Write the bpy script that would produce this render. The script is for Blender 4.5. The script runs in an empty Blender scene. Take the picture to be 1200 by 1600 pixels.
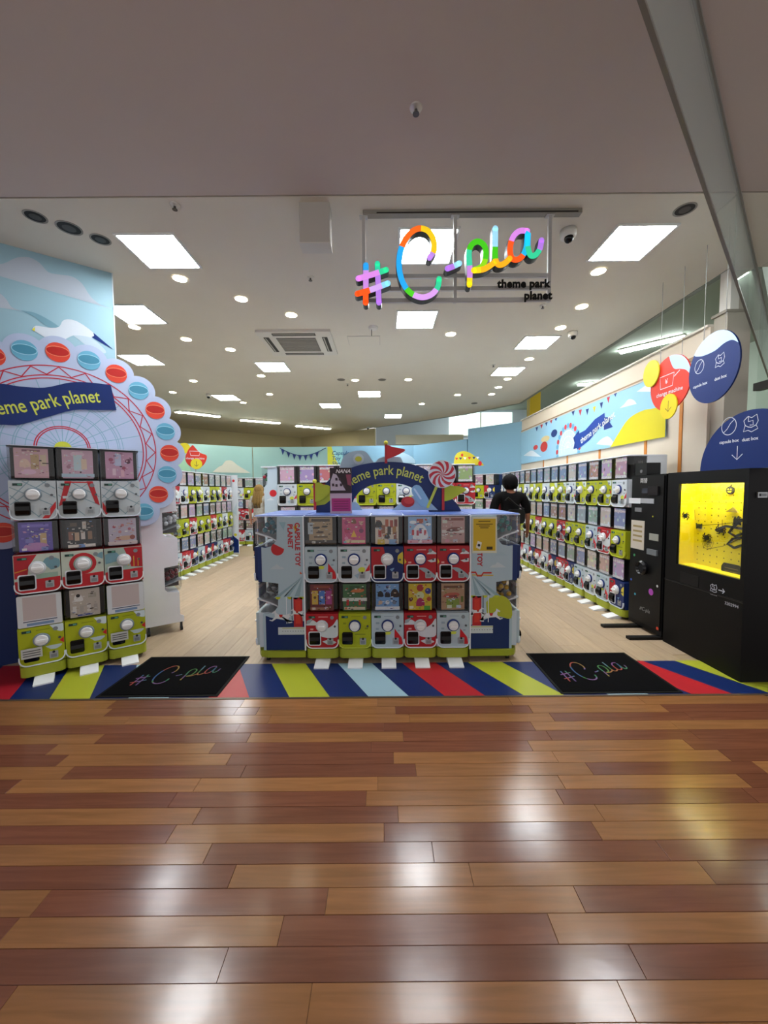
import bpy, bmesh, math, random
from mathutils import Matrix, Vector
random.seed(7)
SC = bpy.context.scene
COL = SC.collection
PI = math.pi

# ------------------------------------------------------------------ camera, world, exposure
EYE = 1.46; FPX = 600.0
PITCH = math.radians(3.24); ROLL = math.radians(0.45)
_f = Vector((0, math.cos(PITCH), -math.sin(PITCH)))
_u0 = Vector((0, math.sin(PITCH), math.cos(PITCH))); _r0 = Vector((1, 0, 0))
_R = _r0*math.cos(ROLL) - _u0*math.sin(ROLL)
_U = _u0*math.cos(ROLL) + _r0*math.sin(ROLL)
cam_d = bpy.data.cameras.new('camera')
cam_d.sensor_fit = 'VERTICAL'; cam_d.sensor_height = 36.0; cam_d.lens = FPX/1600*36.0
cam_d.clip_start = 0.05; cam_d.clip_end = 200
cam = bpy.data.objects.new('camera', cam_d); COL.objects.link(cam)
m = Matrix.Identity(4)
for i in range(3):
    m[i][0] = _R[i]; m[i][1] = _U[i]; m[i][2] = -_f[i]
m[2][3] = EYE
cam.matrix_world = m
SC.camera = cam

wd = bpy.data.worlds.new('world'); SC.world = wd; wd.use_nodes = True
wd.node_tree.nodes['Background'].inputs[0].default_value = (0.88, 0.86, 0.86, 1)
wd.node_tree.nodes['Background'].inputs[1].default_value = 0.58
SC.view_settings.view_transform = 'Standard'
SC.view_settings.look = 'None'
SC.view_settings.gamma = 1.0
SC.view_settings.use_curve_mapping = False
SC.view_settings.exposure = 0.95
TROFFER_W = 30.0       # emission of the square ceiling panels
DOWN_W = 30.0         # emission of the round downlights
STRIP_W = 26.0         # emission of the fluorescent battens

CEIL = 3.51

# ------------------------------------------------------------------ helpers: measuring the photograph
def ray(px, py):
    return _f + _R*((px-600)/FPX) + _U*((800-py)/FPX)
def atz(px, py, z):
    d = ray(px, py); t = (z-EYE)/d.z
    return Vector((0, 0, EYE)) + d*t
class Fr:
    """vertical plane through (ox,oy); local x runs along angle a (deg), local -y faces the viewer side"""
    def __init__(s, ox, oy, a):
        s.o = Vector((ox, oy, 0)); s.a = math.radians(a)
        s.ex = Vector((math.cos(s.a), math.sin(s.a), 0)); s.n = Vector((math.sin(s.a), -math.cos(s.a), 0))
    def uv(s, px, py):
        d = ray(px, py); C = Vector((0, 0, EYE))
        t = (s.o-C).dot(s.n)/d.dot(s.n); P = C + d*t
        return ((P-s.o).dot(s.ex), P.z)
    def pts(s, L): return [s.uv(*q) for q in L]

# ------------------------------------------------------------------ materials
def lin(h):
    h = h.lstrip('#'); out = []
    for i in (0, 2, 4):
        c = int(h[i:i+2], 16)/255
        out.append(c/12.92 if c <= .04045 else ((c+.055)/1.055)**2.4)
    return tuple(out)
_M = {}
def mt(hexc, rough=.45, metal=0, emit=0, noise=0, scale=8, spec=.3, bump=0):
    key = (hexc, rough, metal, emit, noise, scale, spec, bump)
    if key in _M: return _M[key]
    M = bpy.data.materials.new('paint_'+hexc.lstrip('#')); M.use_nodes = True
    nt = M.node_tree; b = nt.nodes['Principled BSDF']; c = lin(hexc)
    b.inputs['Base Color'].default_value = (*c, 1)
    b.inputs['Roughness'].default_value = rough; b.inputs['Metallic'].default_value = metal
    b.inputs['Specular IOR Level'].default_value = spec
    if noise or bump:
        tc = nt.nodes.new('ShaderNodeTexCoord')
        n = nt.nodes.new('ShaderNodeTexNoise'); n.inputs['Scale'].default_value = scale; n.inputs['Detail'].default_value = 4
        nt.links.new(tc.outputs['Object'], n.inputs['Vector'])
        if noise:
            r = nt.nodes.new('ShaderNodeValToRGB')
            r.color_ramp.elements[0].position = .3; r.color_ramp.elements[1].position = .7
            r.color_ramp.elements[0].color = (*[max(0, x*(1-noise)) for x in c], 1)
            r.color_ramp.elements[1].color = (*[min(1, x*(1+noise)) for x in c], 1)
            nt.links.new(n.outputs['Fac'], r.inputs[0]); nt.links.new(r.outputs[0], b.inputs['Base Color'])
        if bump:
            bp = nt.nodes.new('ShaderNodeBump'); bp.inputs['Strength'].default_value = bump; bp.inputs['Distance'].default_value = .01
            nt.links.new(n.outputs['Fac'], bp.inputs['Height']); nt.links.new(bp.outputs[0], b.inputs['Normal'])
    if emit:
        b.inputs['Emission Color'].default_value = (*c, 1); b.inputs['Emission Strength'].default_value = emit
    _M[key] = M
    return M
def clear_plastic(name, tint, gloss_rough=.05, haze=0.0):
    M = bpy.data.materials.new(name); M.use_nodes = True; nt = M.node_tree
    nt.nodes.remove(nt.nodes['Principled BSDF']); out = nt.nodes['Material Output']
    t = nt.nodes.new('ShaderNodeBsdfTransparent'); t.inputs[0].default_value = (*tint, 1)
    g = nt.nodes.new('ShaderNodeBsdfGlossy'); g.inputs['Roughness'].default_value = gloss_rough
    lw = nt.nodes.new('ShaderNodeLayerWeight'); lw.inputs[0].default_value = .5
    pw = nt.nodes.new('ShaderNodeMath'); pw.operation = 'POWER'; pw.inputs[1].default_value = 4; nt.links.new(lw.outputs['Facing'], pw.inputs[0])
    fr = nt.nodes.new('ShaderNodeMath'); fr.operation = 'MULTIPLY_ADD'; fr.inputs[1].default_value = .6; fr.inputs[2].default_value = .04; nt.links.new(pw.outputs[0], fr.inputs[0])
    mx = nt.nodes.new('ShaderNodeMixShader')
    nt.links.new(fr.outputs[0], mx.inputs[0]); nt.links.new(t.outputs[0], mx.inputs[1]); nt.links.new(g.outputs[0], mx.inputs[2])
    last = mx
    if haze:
        d = nt.nodes.new('ShaderNodeBsdfDiffuse'); d.inputs[0].default_value = (.6, .64, .62, 1)
        m2 = nt.nodes.new('ShaderNodeMixShader'); m2.inputs[0].default_value = haze
        nt.links.new(mx.outputs[0], m2.inputs[1]); nt.links.new(d.outputs[0], m2.inputs[2]); last = m2
    nt.links.new(last.outputs[0], out.inputs['Surface'])
    return M
CLEAR = clear_plastic('clear_case_plastic', (.93, .94, .95))
GLASS = clear_plastic('barrier_glass', (.84, .88, .86), .02, .20)
WINGLASS = clear_plastic('window_glass', (.93, .95, .94), .02)

def card_material():
    """printed toy card: object colour as ground, random coloured items, pale title and foot strips"""
    M = bpy.data.materials.new('printed_card'); M.use_nodes = True; nt = M.node_tree; L = nt.links
    b = nt.nodes['Principled BSDF']; b.inputs['Roughness'].default_value = .3
    oi = nt.nodes.new('ShaderNodeObjectInfo'); tc = nt.nodes.new('ShaderNodeTexCoord')
    sp = nt.nodes.new('ShaderNodeSeparateXYZ'); L.new(tc.outputs['Generated'], sp.inputs[0])
    cb = nt.nodes.new('ShaderNodeCombineXYZ'); L.new(sp.outputs[0], cb.inputs[0]); L.new(sp.outputs[2], cb.inputs[1])
    w = nt.nodes.new('ShaderNodeMath'); w.operation = 'MULTIPLY'; w.inputs[1].default_value = 53; L.new(oi.outputs['Random'], w.inputs[0])
    v = nt.nodes.new('ShaderNodeTexVoronoi'); v.voronoi_dimensions = '3D'; v.inputs['Scale'].default_value = 4.2
    L.new(w.outputs[0], cb.inputs[2]); L.new(cb.outputs[0], v.inputs['Vector'])
    hs = nt.nodes.new('ShaderNodeHueSaturation'); hs.inputs['Saturation'].default_value = .55; hs.inputs['Value'].default_value = .8
    L.new(v.outputs['Color'], hs.inputs['Color'])
    lt = nt.nodes.new('ShaderNodeMath'); lt.operation = 'LESS_THAN'; lt.inputs[1].default_value = .36; L.new(v.outputs['Distance'], lt.inputs[0])
    mx = nt.nodes.new('ShaderNodeMixRGB'); L.new(lt.outputs[0], mx.inputs[0]); L.new(oi.outputs['Color'], mx.inputs[1]); L.new(hs.outputs[0], mx.inputs[2])
    # fine print
    n = nt.nodes.new('ShaderNodeTexNoise'); n.inputs['Scale'].default_value = 26; L.new(cb.outputs[0], n.inputs['Vector'])
    gt = nt.nodes.new('ShaderNodeMath'); gt.operation = 'GREATER_THAN'; gt.inputs[1].default_value = .58; L.new(n.outputs['Fac'], gt.inputs[0])
    def strip(lo, hi, src, col, ink):
        a = nt.nodes.new('ShaderNodeMath'); a.operation = 'GREATER_THAN'; a.inputs[1].default_value = lo; L.new(sp.outputs[2], a.inputs[0])
        c = nt.nodes.new('ShaderNodeMath'); c.operation = 'LESS_THAN'; c.inputs[1].default_value = hi; L.new(sp.outputs[2], c.inputs[0])
        mu = nt.nodes.new('ShaderNodeMath'); mu.operation = 'MULTIPLY'; L.new(a.outputs[0], mu.inputs[0]); L.new(c.outputs[0], mu.inputs[1])
        i = nt.nodes.new('ShaderNodeMixRGB'); i.inputs[1].default_value = (*col, 1); i.inputs[2].default_value = (*ink, 1); L.new(gt.outputs[0], i.inputs[0])
        o = nt.nodes.new('ShaderNodeMixRGB'); L.new(mu.outputs[0], o.inputs[0]); L.new(src.outputs[0], o.inputs[1]); L.new(i.outputs[0], o.inputs[2])
        return o
    s1 = strip(.80, .93, mx, (.75, .70, .70), (.30, .12, .20)); s2 = strip(-.1, .13, s1, (.72, .72, .74), (.2, .22, .35))
    L.new(s2.outputs[0], b.inputs['Base Color'])
    return M
CARD = card_material()

def plank_material(name, gloss, grain, ydir=False, coat=0.0):
    M = bpy.data.materials.new(name); M.use_nodes = True; nt = M.node_tree; L = nt.links
    b = nt.nodes['Principled BSDF']
    oi = nt.nodes.new('ShaderNodeObjectInfo'); tc = nt.nodes.new('ShaderNodeTexCoord')
    mp = nt.nodes.new('ShaderNodeMapping')
    mp.inputs['Scale'].default_value = (22, 1.5, 4) if ydir else (1.6, 24, 4)
    ad = nt.nodes.new('ShaderNodeVectorMath'); ad.operation = 'ADD'
    sc = nt.nodes.new('ShaderNodeMath'); sc.operation = 'MULTIPLY'; sc.inputs[1].default_value = 40; L.new(oi.outputs['Random'], sc.inputs[0])
    L.new(tc.outputs['Object'], mp.inputs[0]); L.new(mp.outputs[0], ad.inputs[0]); L.new(sc.outputs[0], ad.inputs[1])
    n = nt.nodes.new('ShaderNodeTexNoise'); n.inputs['Scale'].default_value = 1.6; n.inputs['Detail'].default_value = 6; n.inputs['Distortion'].default_value = .7
    L.new(ad.outputs[0], n.inputs['Vector'])
    mr = nt.nodes.new('ShaderNodeMapRange'); mr.inputs[1].default_value = .3; mr.inputs[2].default_value = .75
    mr.inputs[3].default_value = 1-grain; mr.inputs[4].default_value = 1+grain; L.new(n.outputs['Fac'], mr.inputs[0])
    mx = nt.nodes.new('ShaderNodeVectorMath'); mx.operation = 'SCALE'; L.new(oi.outputs['Color'], mx.inputs[0]); L.new(mr.outputs[0], mx.inputs['Scale'])
    L.new(mx.outputs[0], b.inputs['Base Color'])
    n2 = nt.nodes.new('ShaderNodeTexNoise'); n2.inputs['Scale'].default_value = 9; n2.inputs['Detail'].default_value = 3; L.new(tc.outputs['Object'], n2.inputs['Vector'])
    r2 = nt.nodes.new('ShaderNodeMapRange'); r2.inputs[3].default_value = gloss*.8; r2.inputs[4].default_value = gloss*1.25; L.new(n2.outputs['Fac'], r2.inputs[0])
    L.new(r2.outputs[0], b.inputs['Roughness'])
    bp = nt.nodes.new('ShaderNodeBump'); bp.inputs['Strength'].default_value = .07; bp.inputs['Distance'].default_value = .01
    L.new(n2.outputs['Fac'], bp.inputs['Height']); L.new(bp.outputs[0], b.inputs['Normal'])
    b.inputs['Specular IOR Level'].default_value = .43
    return M
WOOD = plank_material('lacquered_plank', .185, .16)
VINYL = plank_material('beige_vinyl_plank', .38, .10, True)

# ------------------------------------------------------------------ mesh building
class MB:
    def __init__(s): s.v = []; s.f = []; s.fm = []; s.mats = []
    def mi(s, mat):
        if mat not in s.mats: s.mats.append(mat)
        return s.mats.index(mat)
    def add(s, vs, fs, mat):
        o = len(s.v); k = s.mi(mat); s.v += [tuple(q) for q in vs]
        for f in fs: s.f.append([i+o for i in f]); s.fm.append(k)
        return s
    def box(s, x0, x1, y0, y1, z0, z1, mat):
        vs = [(x0,y0,z0),(x1,y0,z0),(x1,y1,z0),(x0,y1,z0),(x0,y0,z1),(x1,y0,z1),(x1,y1,z1),(x0,y1,z1)]
        return s.add(vs, [(0,3,2,1),(4,5,6,7),(0,1,5,4),(1,2,6,5),(2,3,7,6),(3,0,4,7)], mat)
    def prism(s, pts, a0, a1, mat, axis='y'):
        """2-D polygon extruded: axis y -> pts are (x,z); axis x -> pts (y,z); axis z -> pts (x,y)"""
        if area2(pts) < 0: pts = pts[::-1]
        n = len(pts)
        def P(q, t): return {'y': (q[0], t, q[1]), 'x': (t, q[0], q[1]), 'z': (q[0], q[1], t)}[axis]
        vs = [P(q, a0) for q in pts] + [P(q, a1) for q in pts]
        front = list(range(n)); back = list(range(2*n-1, n-1, -1))
        sides = [(i, i+n, (i+1) % n+n, (i+1) % n) for i in range(n)]
        fs = [front, back] + sides
        if axis == 'x' : fs = [f for f in fs]
        if axis == 'z': fs = [list(reversed(f)) for f in fs]
        if axis == 'x': fs = [list(reversed(f)) for f in fs]
        return s.add(vs, fs, mat)
    def flat(s, pts, y, mat):
        """printed polygon in the x-z plane facing -y"""
        if area2(pts) < 0: pts = pts[::-1]
        return s.add([(q[0], y, q[1]) for q in pts], [list(range(len(pts)))], mat)
    def flatz(s, pts, z, mat):
        if area2(pts) < 0: pts = pts[::-1]
        return s.add([(q[0], q[1], z) for q in pts], [list(range(len(pts)))], mat)
    def line(s, pts, w, y, mat, closed=False):
        q = ribbon(pts, w, closed)
        L, Rr = q; n = len(L); vs = [(p[0], y, p[1]) for p in L] + [(p[0], y, p[1]) for p in Rr]
        rng = range(n) if closed else range(n-1)
        return s.add(vs, [(i, n+i, n+(i+1) % n, (i+1) % n) for i in rng], mat)
    def lathe(s, prof, mat, c=(0,0,0), axis='z', n=20):
        vs = []; fs = []
        for r, h in prof:
            for k in range(n):
                t = 2*PI*k/n; a, b = r*math.cos(t), r*math.sin(t)
                vs.append({'z': (c[0]+a, c[1]+b, c[2]+h), 'y': (c[0]+a, c[1]+h, c[2]+b), 'x': (c[0]+h, c[1]+a, c[2]+b)}[axis])
        for j in range(len(prof)-1):
            for k in range(n): fs.append((j*n+k, j*n+(k+1) % n, (j+1)*n+(k+1) % n, (j+1)*n+k))
        fs.append(list(range(n))[::-1]); fs.append([(len(prof)-1)*n+k for k in range(n)])
        return s.add(vs, fs, mat)
    def ball(s, c, r, mat, n=12, m=8, sc=(1,1,1)):
        vs = []; fs = []
        for j in range(m+1):
            a = PI*j/m
            for k in range(n):
                t = 2*PI*k/n
                vs.append((c[0]+r*sc[0]*math.sin(a)*math.cos(t), c[1]+r*sc[1]*math.sin(a)*math.sin(t), c[2]+r*sc[2]*math.cos(a)))
        for j in range(m):
            for k in range(n): fs.append((j*n+k, (j+1)*n+k, (j+1)*n+(k+1) % n, j*n+(k+1) % n))
        return s.add(vs, fs, mat)
    def tube(s, pts, r, mat, n=8):
        P = [Vector(p) for p in pts]; vs = []; fs = []
        for i, p in enumerate(P):
            d = (P[min(i+1, len(P)-1)]-P[max(i-1, 0)]).normalized()
            a = d.cross(Vector((0, 0, 1))); a = a.normalized() if a.length > 1e-4 else Vector((1, 0, 0)); b = d.cross(a)
            rr = r[i] if isinstance(r, (list, tuple)) else r
            for k in range(n):
                t = 2*PI*k/n; vs.append(p + (a*math.cos(t)+b*math.sin(t))*rr)
        for i in range(len(P)-1):
            for k in range(n): fs.append((i*n+k, i*n+(k+1) % n, (i+1)*n+(k+1) % n, (i+1)*n+k))
        fs.append(list(range(n))[::-1]); fs.append([(len(P)-1)*n+k for k in range(n)])
        return s.add(vs, fs, mat)
    def text(s, body, size, mat, fn, bold=0.0, align='CENTER', shear=0, space=1.0):
        vs, fs = text_mesh(body, size, bold, align, shear, space)
        return s.add([fn(p[0], p[1]) for p in vs], fs, mat)
    def mesh(s, name, smooth=False):
        me = bpy.data.meshes.new(name); me.from_pydata(s.v, [], s.f)
        for k in s.mats: me.materials.append(k)
        me.polygons.foreach_set('material_index', s.fm)
        if smooth: me.polygons.foreach_set('use_smooth', [True]*len(me.polygons))
        me.update(); return me
    def build(s, name, parent=None, smooth=False):
        return link(name, s.mesh(name, smooth), parent)
def area2(p): return sum(p[i][0]*p[(i+1) % len(p)][1]-p[(i+1) % len(p)][0]*p[i][1] for i in range(len(p)))
def ribbon(pts, w, closed=False):
    n = len(pts); L = []; Rr = []
    for i, p in enumerate(pts):
        a = pts[(i-1) % n] if (closed or i > 0) else p; b = pts[(i+1) % n] if (closed or i < n-1) else p
        dx, dy = b[0]-a[0], b[1]-a[1]; l = math.hypot(dx, dy) or 1; nx, ny = -dy/l*w/2, dx/l*w/2
        L.append((p[0]+nx, p[1]+ny)); Rr.append((p[0]-nx, p[1]-ny))
    return L, Rr
def ribbon_poly(pts, w, caps=(True, True)):
    """closed outline of a brush stroke with round ends"""
    L, Rr = ribbon(pts, w); out = list(L)
    def cap(p, d0):
        return [(p[0]+w/2*math.cos(d0-PI*k/6), p[1]+w/2*math.sin(d0-PI*k/6)) for k in range(1, 6)]
    if caps[1]:
        out += cap(pts[-1], math.atan2(L[-1][1]-pts[-1][1], L[-1][0]-pts[-1][0]))
    out += Rr[::-1]
    if caps[0]:
        out += cap(pts[0], math.atan2(Rr[0][1]-pts[0][1], Rr[0][0]-pts[0][0]))
    return out
def stroke_add(mb, pts, w, y0, y1, mat):
    """extruded brush stroke made of quads so that it may curve and cross itself"""
    L, Rr = ribbon(pts, w); n = len(pts)
    vs = [(p[0], y0, p[1]) for p in L]+[(p[0], y0, p[1]) for p in Rr]+[(p[0], y1, p[1]) for p in L]+[(p[0], y1, p[1]) for p in Rr]
    fs = []
    for i in range(n-1):
        fs += [(i, n+i, n+i+1, i+1), (2*n+i, 2*n+i+1, 3*n+i+1, 3*n+i), (i, i+1, 2*n+i+1, 2*n+i), (n+i, 3*n+i, 3*n+i+1, n+i+1)]
    mb.add(vs, fs, mat)
    for p in (pts[0], pts[-1]):
        mb.prism(circ(p[0], p[1], w/2, 12), y0, y1, mat)
def spline(P, k=6):
    out = []; n = len(P)
    for i in range(n-1):
        p0, p1, p2, p3 = P[max(i-1, 0)], P[i], P[i+1], P[min(i+2, n-1)]
        for j in range(k):
            t = j/k
            out.append(tuple(.5*((2*p1[c])+(-p0[c]+p2[c])*t+(2*p0[c]-5*p1[c]+4*p2[c]-p3[c])*t*t+(-p0[c]+3*p1[c]-3*p2[c]+p3[c])*t**3) for c in (0, 1)))
    out.append(tuple(P[-1])); return out
def circ(cx, cy, r, n=24, a0=0, a1=2*PI, ry=None):
    full = abs(a1-a0-2*PI) < 1e-6
    return [(cx+r*math.cos(a0+(a1-a0)*k/(n if full else n-1)), cy+(ry or r)*math.sin(a0+(a1-a0)*k/(n if full else n-1))) for k in range(n)]
def rrect(x0, x1, y0, y1, r, k=4, corners='abcd'):
    out = []
    for nm, cx, cy, a in (('a', x0+r, y0+r, PI), ('b', x1-r, y0+r, 1.5*PI), ('c', x1-r, y1-r, 0), ('d', x0+r, y1-r, .5*PI)):
        if nm in corners:
            out += [(cx+r*math.cos(a+PI/2*j/k), cy+r*math.sin(a+PI/2*j/k)) for j in range(k+1)]
        else:
            out.append({'a': (x0, y0), 'b': (x1, y0), 'c': (x1, y1), 'd': (x0, y1)}[nm])
    return out
_TX = {}
def text_mesh(body, size, bold, align, shear, space):
    key = (body, size, bold, align, shear, space)
    if key in _TX: return _TX[key]
    cu = bpy.data.curves.new('lettering', 'FONT'); cu.body = body; cu.size = size; cu.align_x = align; cu.offset = bold
    cu.shear = shear; cu.resolution_u = 3; cu.space_character = space
    ob = bpy.data.objects.new('lettering', cu)
    me = bpy.data.meshes.new_from_object(ob)
    bm = bmesh.new(); bm.from_mesh(me); bmesh.ops.triangulate(bm, faces=bm.faces)
    vs = [(v.co.x, v.co.y) for v in bm.verts]; fs = [[v.index for v in f.verts] for f in bm.faces]
    bm.free(); bpy.data.objects.remove(ob); bpy.data.curves.remove(cu); bpy.data.meshes.remove(me)
    _TX[key] = (vs, fs); return vs, fs
def link(name, me, parent=None):
    o = bpy.data.objects.new(name, me); COL.objects.link(o)
    if parent is not None: o.parent = parent
    return o
def tag(o, label, cat, group=None):
    o['label'] = label; o['category'] = cat
    if group: o['group'] = group
    return o
def thing(name, label, cat, loc=(0,0,0), rz=0, group=None):
    o = bpy.data.objects.new(name, None); COL.objects.link(o); o.empty_display_size = .1
    o.location = loc; o.rotation_euler = (0, 0, rz); return tag(o, label, cat, group)
def struct(o):
    o['kind'] = 'structure'; return o
def ordn(i): return ['first','second','third','fourth','fifth','sixth','seventh','eighth','ninth','tenth','eleventh','twelfth','thirteenth','fourteenth','fifteenth','sixteenth','seventeenth','eighteenth','nineteenth'][i]

# palette
NAVY='#0f2a6b'; LIME='#b4bd25'; RED='#c3242c'; SKY='#a9c4d2'; PALE='#b8cbd4'; WHITE='#dfe3ea'; BLACK='#0b0b0c'; YEL='#d8d02a'; CORAL='#e2452f'
pW = mt(WHITE); pN = mt(NAVY, .35); pL = mt(LIME, .4); pR = mt(RED, .4); pS = mt(SKY); pP = mt(PALE); pK = mt(BLACK, .4); pY = mt(YEL); pBlk = mt('#050506', .22)
pG = mt('#9aa0a3', .35, .6); pCloud = mt('#cfd8de'); pTeal = mt('#6f97a3'); pGrey = mt('#8b9096'); pDk = mt('#25282c', .5)

# ================================================================== THE SETTING
# ---- mall floor: two-tone planks
floor = struct(MB().box(-6.5, 6.5, -3.5, 2.625, -.12, -.006, mt('#5e3a26', .5)).build('floor'))
ROW0 = .97; PITCHP = .0912
rows = [   # nearest row first: photo pixel of each joint on that row, and the tone left of it
 (1571, [(5,'D'),(483,'L'),(982,'L'),(1400,'L')]),
 (1510, [(347,'D'),(1000,'D'),(1400,'D')]),
 (1456, [(12,'D'),(438,'L'),(866,'D'),(1350,'L')]),
 (1410, [(510,'D'),(908,'L'),(1400,'D')]),
 (1370, [(362,'D'),(737,'L'),(1110,'L'),(1450,'D')]),
 (1334, [(324,'L'),(677,'D'),(1040,'D'),(1400,'D')]),
 (1302, [(268,'D'),(600,'L'),(935,'D'),(1290,'L')]),
 (1274, [(308,'L'),(622,'D'),(940,'L'),(1260,'L')]),
 (1249, [(270,'D'),(572,'D'),(877,'L'),(1180,'D'),(1480,'D')]),
 (1226, [(25,'D'),(308,'L'),(590,'L'),(880,'L'),(1171,'L'),(1450,'D')]),
 (1205, [(108,'L'),(380,'D'),(650,'D'),(924,'L'),(1195,'D'),(1450,'L')]),
 (1186, [(100,'D'),(358,'L'),(615,'D'),(870,'L'),(1140,'L'),(1400,'D')]),
 (1168, [(85,'D'),(332,'L'),(580,'D'),(830,'D'),(1082,'L'),(1330,'D')]),
 (1152, [(158,'L'),(389,'D'),(630,'L'),(860,'D'),(1090,'D'),(1320,'D')]),
 (1138, [(140,'D'),(372,'D'),(600,'D'),(835,'D'),(1060,'L'),(1290,'L')]),
 (1125, [(200,'L'),(420,'L'),(640,'L'),(866,'L'),(1085,'D'),(1300,'D')]),
 (1112, [(170,'L'),(368,'D'),(402,'D'),(618,'L'),(832,'D'),(1046,'L'),(1260,'D')]),
 (1100, [(175,'L'),(378,'D'),(590,'L'),(800,'L'),(1010,'L'),(1220,'L')])]
_pl = {}
def plank(parent, x0, x1, y0, y1, ztop, mat, colr, jig=0.0):
    key = (round(x1-x0, 3), round(y1-y0, 4), mat.name)
    if key not in _pl:
        g = .0006; hx, hy = (x1-x0)/2-g, (y1-y0)/2-g; c = .0009
        vs = [(-hx,-hy,-.012),(hx,-hy,-.012),(hx,hy,-.012),(-hx,hy,-.012),(-hx,-hy,-c),(hx,-hy,-c),(hx,hy,-c),(-hx,hy,-c),
              (-hx+c,-hy+c,0),(hx-c,-hy+c,0),(hx-c,hy-c,0),(-hx+c,hy-c,0)]
        fs = [(8,9,10,11),(4,5,9,8),(5,6,10,9),(6,7,11,10),(7,4,8,11),(0,1,5,4),(1,2,6,5),(2,3,7,6),(3,0,4,7)]
        _pl[key] = MB().add(vs, fs, mat).mesh('plank')
    o = link('plank', _pl[key], parent); o.location = ((x0+x1)/2, (y0+y1)/2, ztop+random.uniform(-jig, jig)); o.color = (*colr, 1)
    o.rotation_euler = (random.uniform(-jig, jig)*6, random.uniform(-jig, jig), 0)
    return o
def tone(k):
    base = lin('#8c5f38') if k == 'L' else lin('#70432e')
    s = random.uniform(.9, 1.1); return tuple(c*s for c in base)
for r, (ym, js) in enumerate(rows):
    y0 = ROW0 + r*PITCHP; y1 = y0+PITCHP
    if r == len(rows)-1: y1 = 2.625
    xs = [atz(px, ym, 0).x for px, _ in js]; prev = xs[0]-1.02
    edges = [prev-1.0, prev] + xs
    tones = ['D' if js[0][1] == 'L' else 'L'] + [t for _, t in js]
    for i in range(len(edges)-1):
        if edges[i+1] < -4 or edges[i] > 4: continue
        plank(floor, edges[i], edges[i+1], y0, y1, 0, WOOD, tone(tones[i]), .0004)
for r in range(1, 9):      # the rows that run on under the photographer
    y0 = ROW0 - r*PITCHP; off = random.uniform(0, 1)
    for i in range(-3, 3): plank(floor, i*1.05+off, (i+1)*1.05+off, y0, y0+PITCHP, 0, WOOD, tone(random.choice('LD')), .0004)

# ---- shop floor: pale vinyl planks
floor_s = struct(MB().box(-9.2, 8.0, 2.625, 15.6, -.12, -.004, mt('#a08c70', .4, noise=.06, scale=3)).build('floor_shop'))
base = lin('#a8937a')
for i in range(-24, 18):
    x0 = i*.18; off = (i*.437) % 1.2
    for j in range(-1, 4):
        y0 = 3.175 + off + j*1.2; y1 = min(y0+1.2, 8.6); y0 = max(y0, 3.175)
        if y1-y0 < .15: continue
        s = random.uniform(.94, 1.07)
        plank(floor_s, x0, x0+.18, y0, y1, 0, VINYL, tuple(c*s for c in base))

# ---- ceilings
ceil_m = mt('#d3ccbe', .8, noise=.015, scale=2)
mall_m = mt('#c0b3ac', .8, noise=.015, scale=2)
c1 = struct(MB().box(-6.5, 6.5, -3.5, 2.785, CEIL, CEIL+.1, mall_m).build('ceiling'))
c2 = MB(); c2.prism([(-9.2,2.80),(3.25,2.80),(3.25,9.3),(2.2,10.6),(.9,11.7),(-.3,12.7),(-.85,13.2),(-3.17,15.0),(-9.2,15.0)], CEIL, CEIL+.1, ceil_m, 'z')
c2.box(3.25, 6.5, 2.80, 3.7, CEIL, CEIL+.1, ceil_m)
struct(c2.build('ceiling_shop'))
struct(MB().box(-6.5, 6.5, 2.78, 2.805, CEIL+.012, CEIL+.03, mt('#3a3530', .8)).build('trim_1'))
hm = mt('#a9b3aa', .8, noise=.02, scale=1)
struct(MB().box(3.25, 9.0, 3.7, 16.5, 4.6, 4.7, hm).build('ceiling_side'))
struct(MB().box(-1, 3.25, 9.3, 16.5, 4.6, 4.7, hm).build('ceiling_rear'))
struct(MB().prism([(3.26,3.7),(3.26,9.3),(2.2,10.62),(.9,11.72),(-.3,12.72),(-.3,12.8),(.95,11.8),(2.26,10.66),(3.32,9.33),(3.32,3.7)], CEIL, 4.6, mt('#8f9790', .8), 'z').build('wall_bulkhead'))

# ---- walls
cream = mt('#cfc4b3', .75, noise=.02, scale=3); blue_w = mt('#7ba5bd', .6, noise=.015, scale=2); aqua_w = mt('#93b9b8', .6, noise=.015, scale=2)
def wall_line(name, pts, z0, z1, mat, th=.08):
    b = MB()
    for (x0, y0), (x1, y1) in zip(pts, pts[1:]):
        dx, dy = x1-x0, y1-y0; l = math.hypot(dx, dy); nx, ny = -dy/l*th, dx/l*th
        b.prism([(x0, y0), (x1, y1), (x1+nx, y1+ny), (x0+nx, y0+ny)], z0, z1, mat, 'z')
    return struct(b.build(name))
WR = 3.2
wall_r = struct(MB().box(WR, WR+.1, 3.84, 8.97, 0, 3.03, cream).build('wall_right'))
for yy in (4.17, 4.72, 5.72, 6.72, 7.72):
    MB().box(WR-.008, WR+.001, yy-.022, yy+.022, 0, 2.78, mt('#c07a34', .4)).build('slot_standard', wall_r)
MB().box(WR-.02, WR, 3.9, 8.95, 2.765, 2.80, mt('#8a6f52', .5)).build('rail', wall_r)
MB().box(WR-.03, WR+.13, 3.84, 8.97, 3.03, 3.05, mt('#d9d4ca', .6)).build('wall_cap', wall_r)
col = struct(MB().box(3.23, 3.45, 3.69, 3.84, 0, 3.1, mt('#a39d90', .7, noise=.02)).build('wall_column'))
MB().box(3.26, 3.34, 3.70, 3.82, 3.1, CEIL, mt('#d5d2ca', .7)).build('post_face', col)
MB().box(3.34, 3.42, 3.70, 3.82, 3.1, CEIL, mt('#a39d90', .7)).build('post_body', col)
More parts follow.
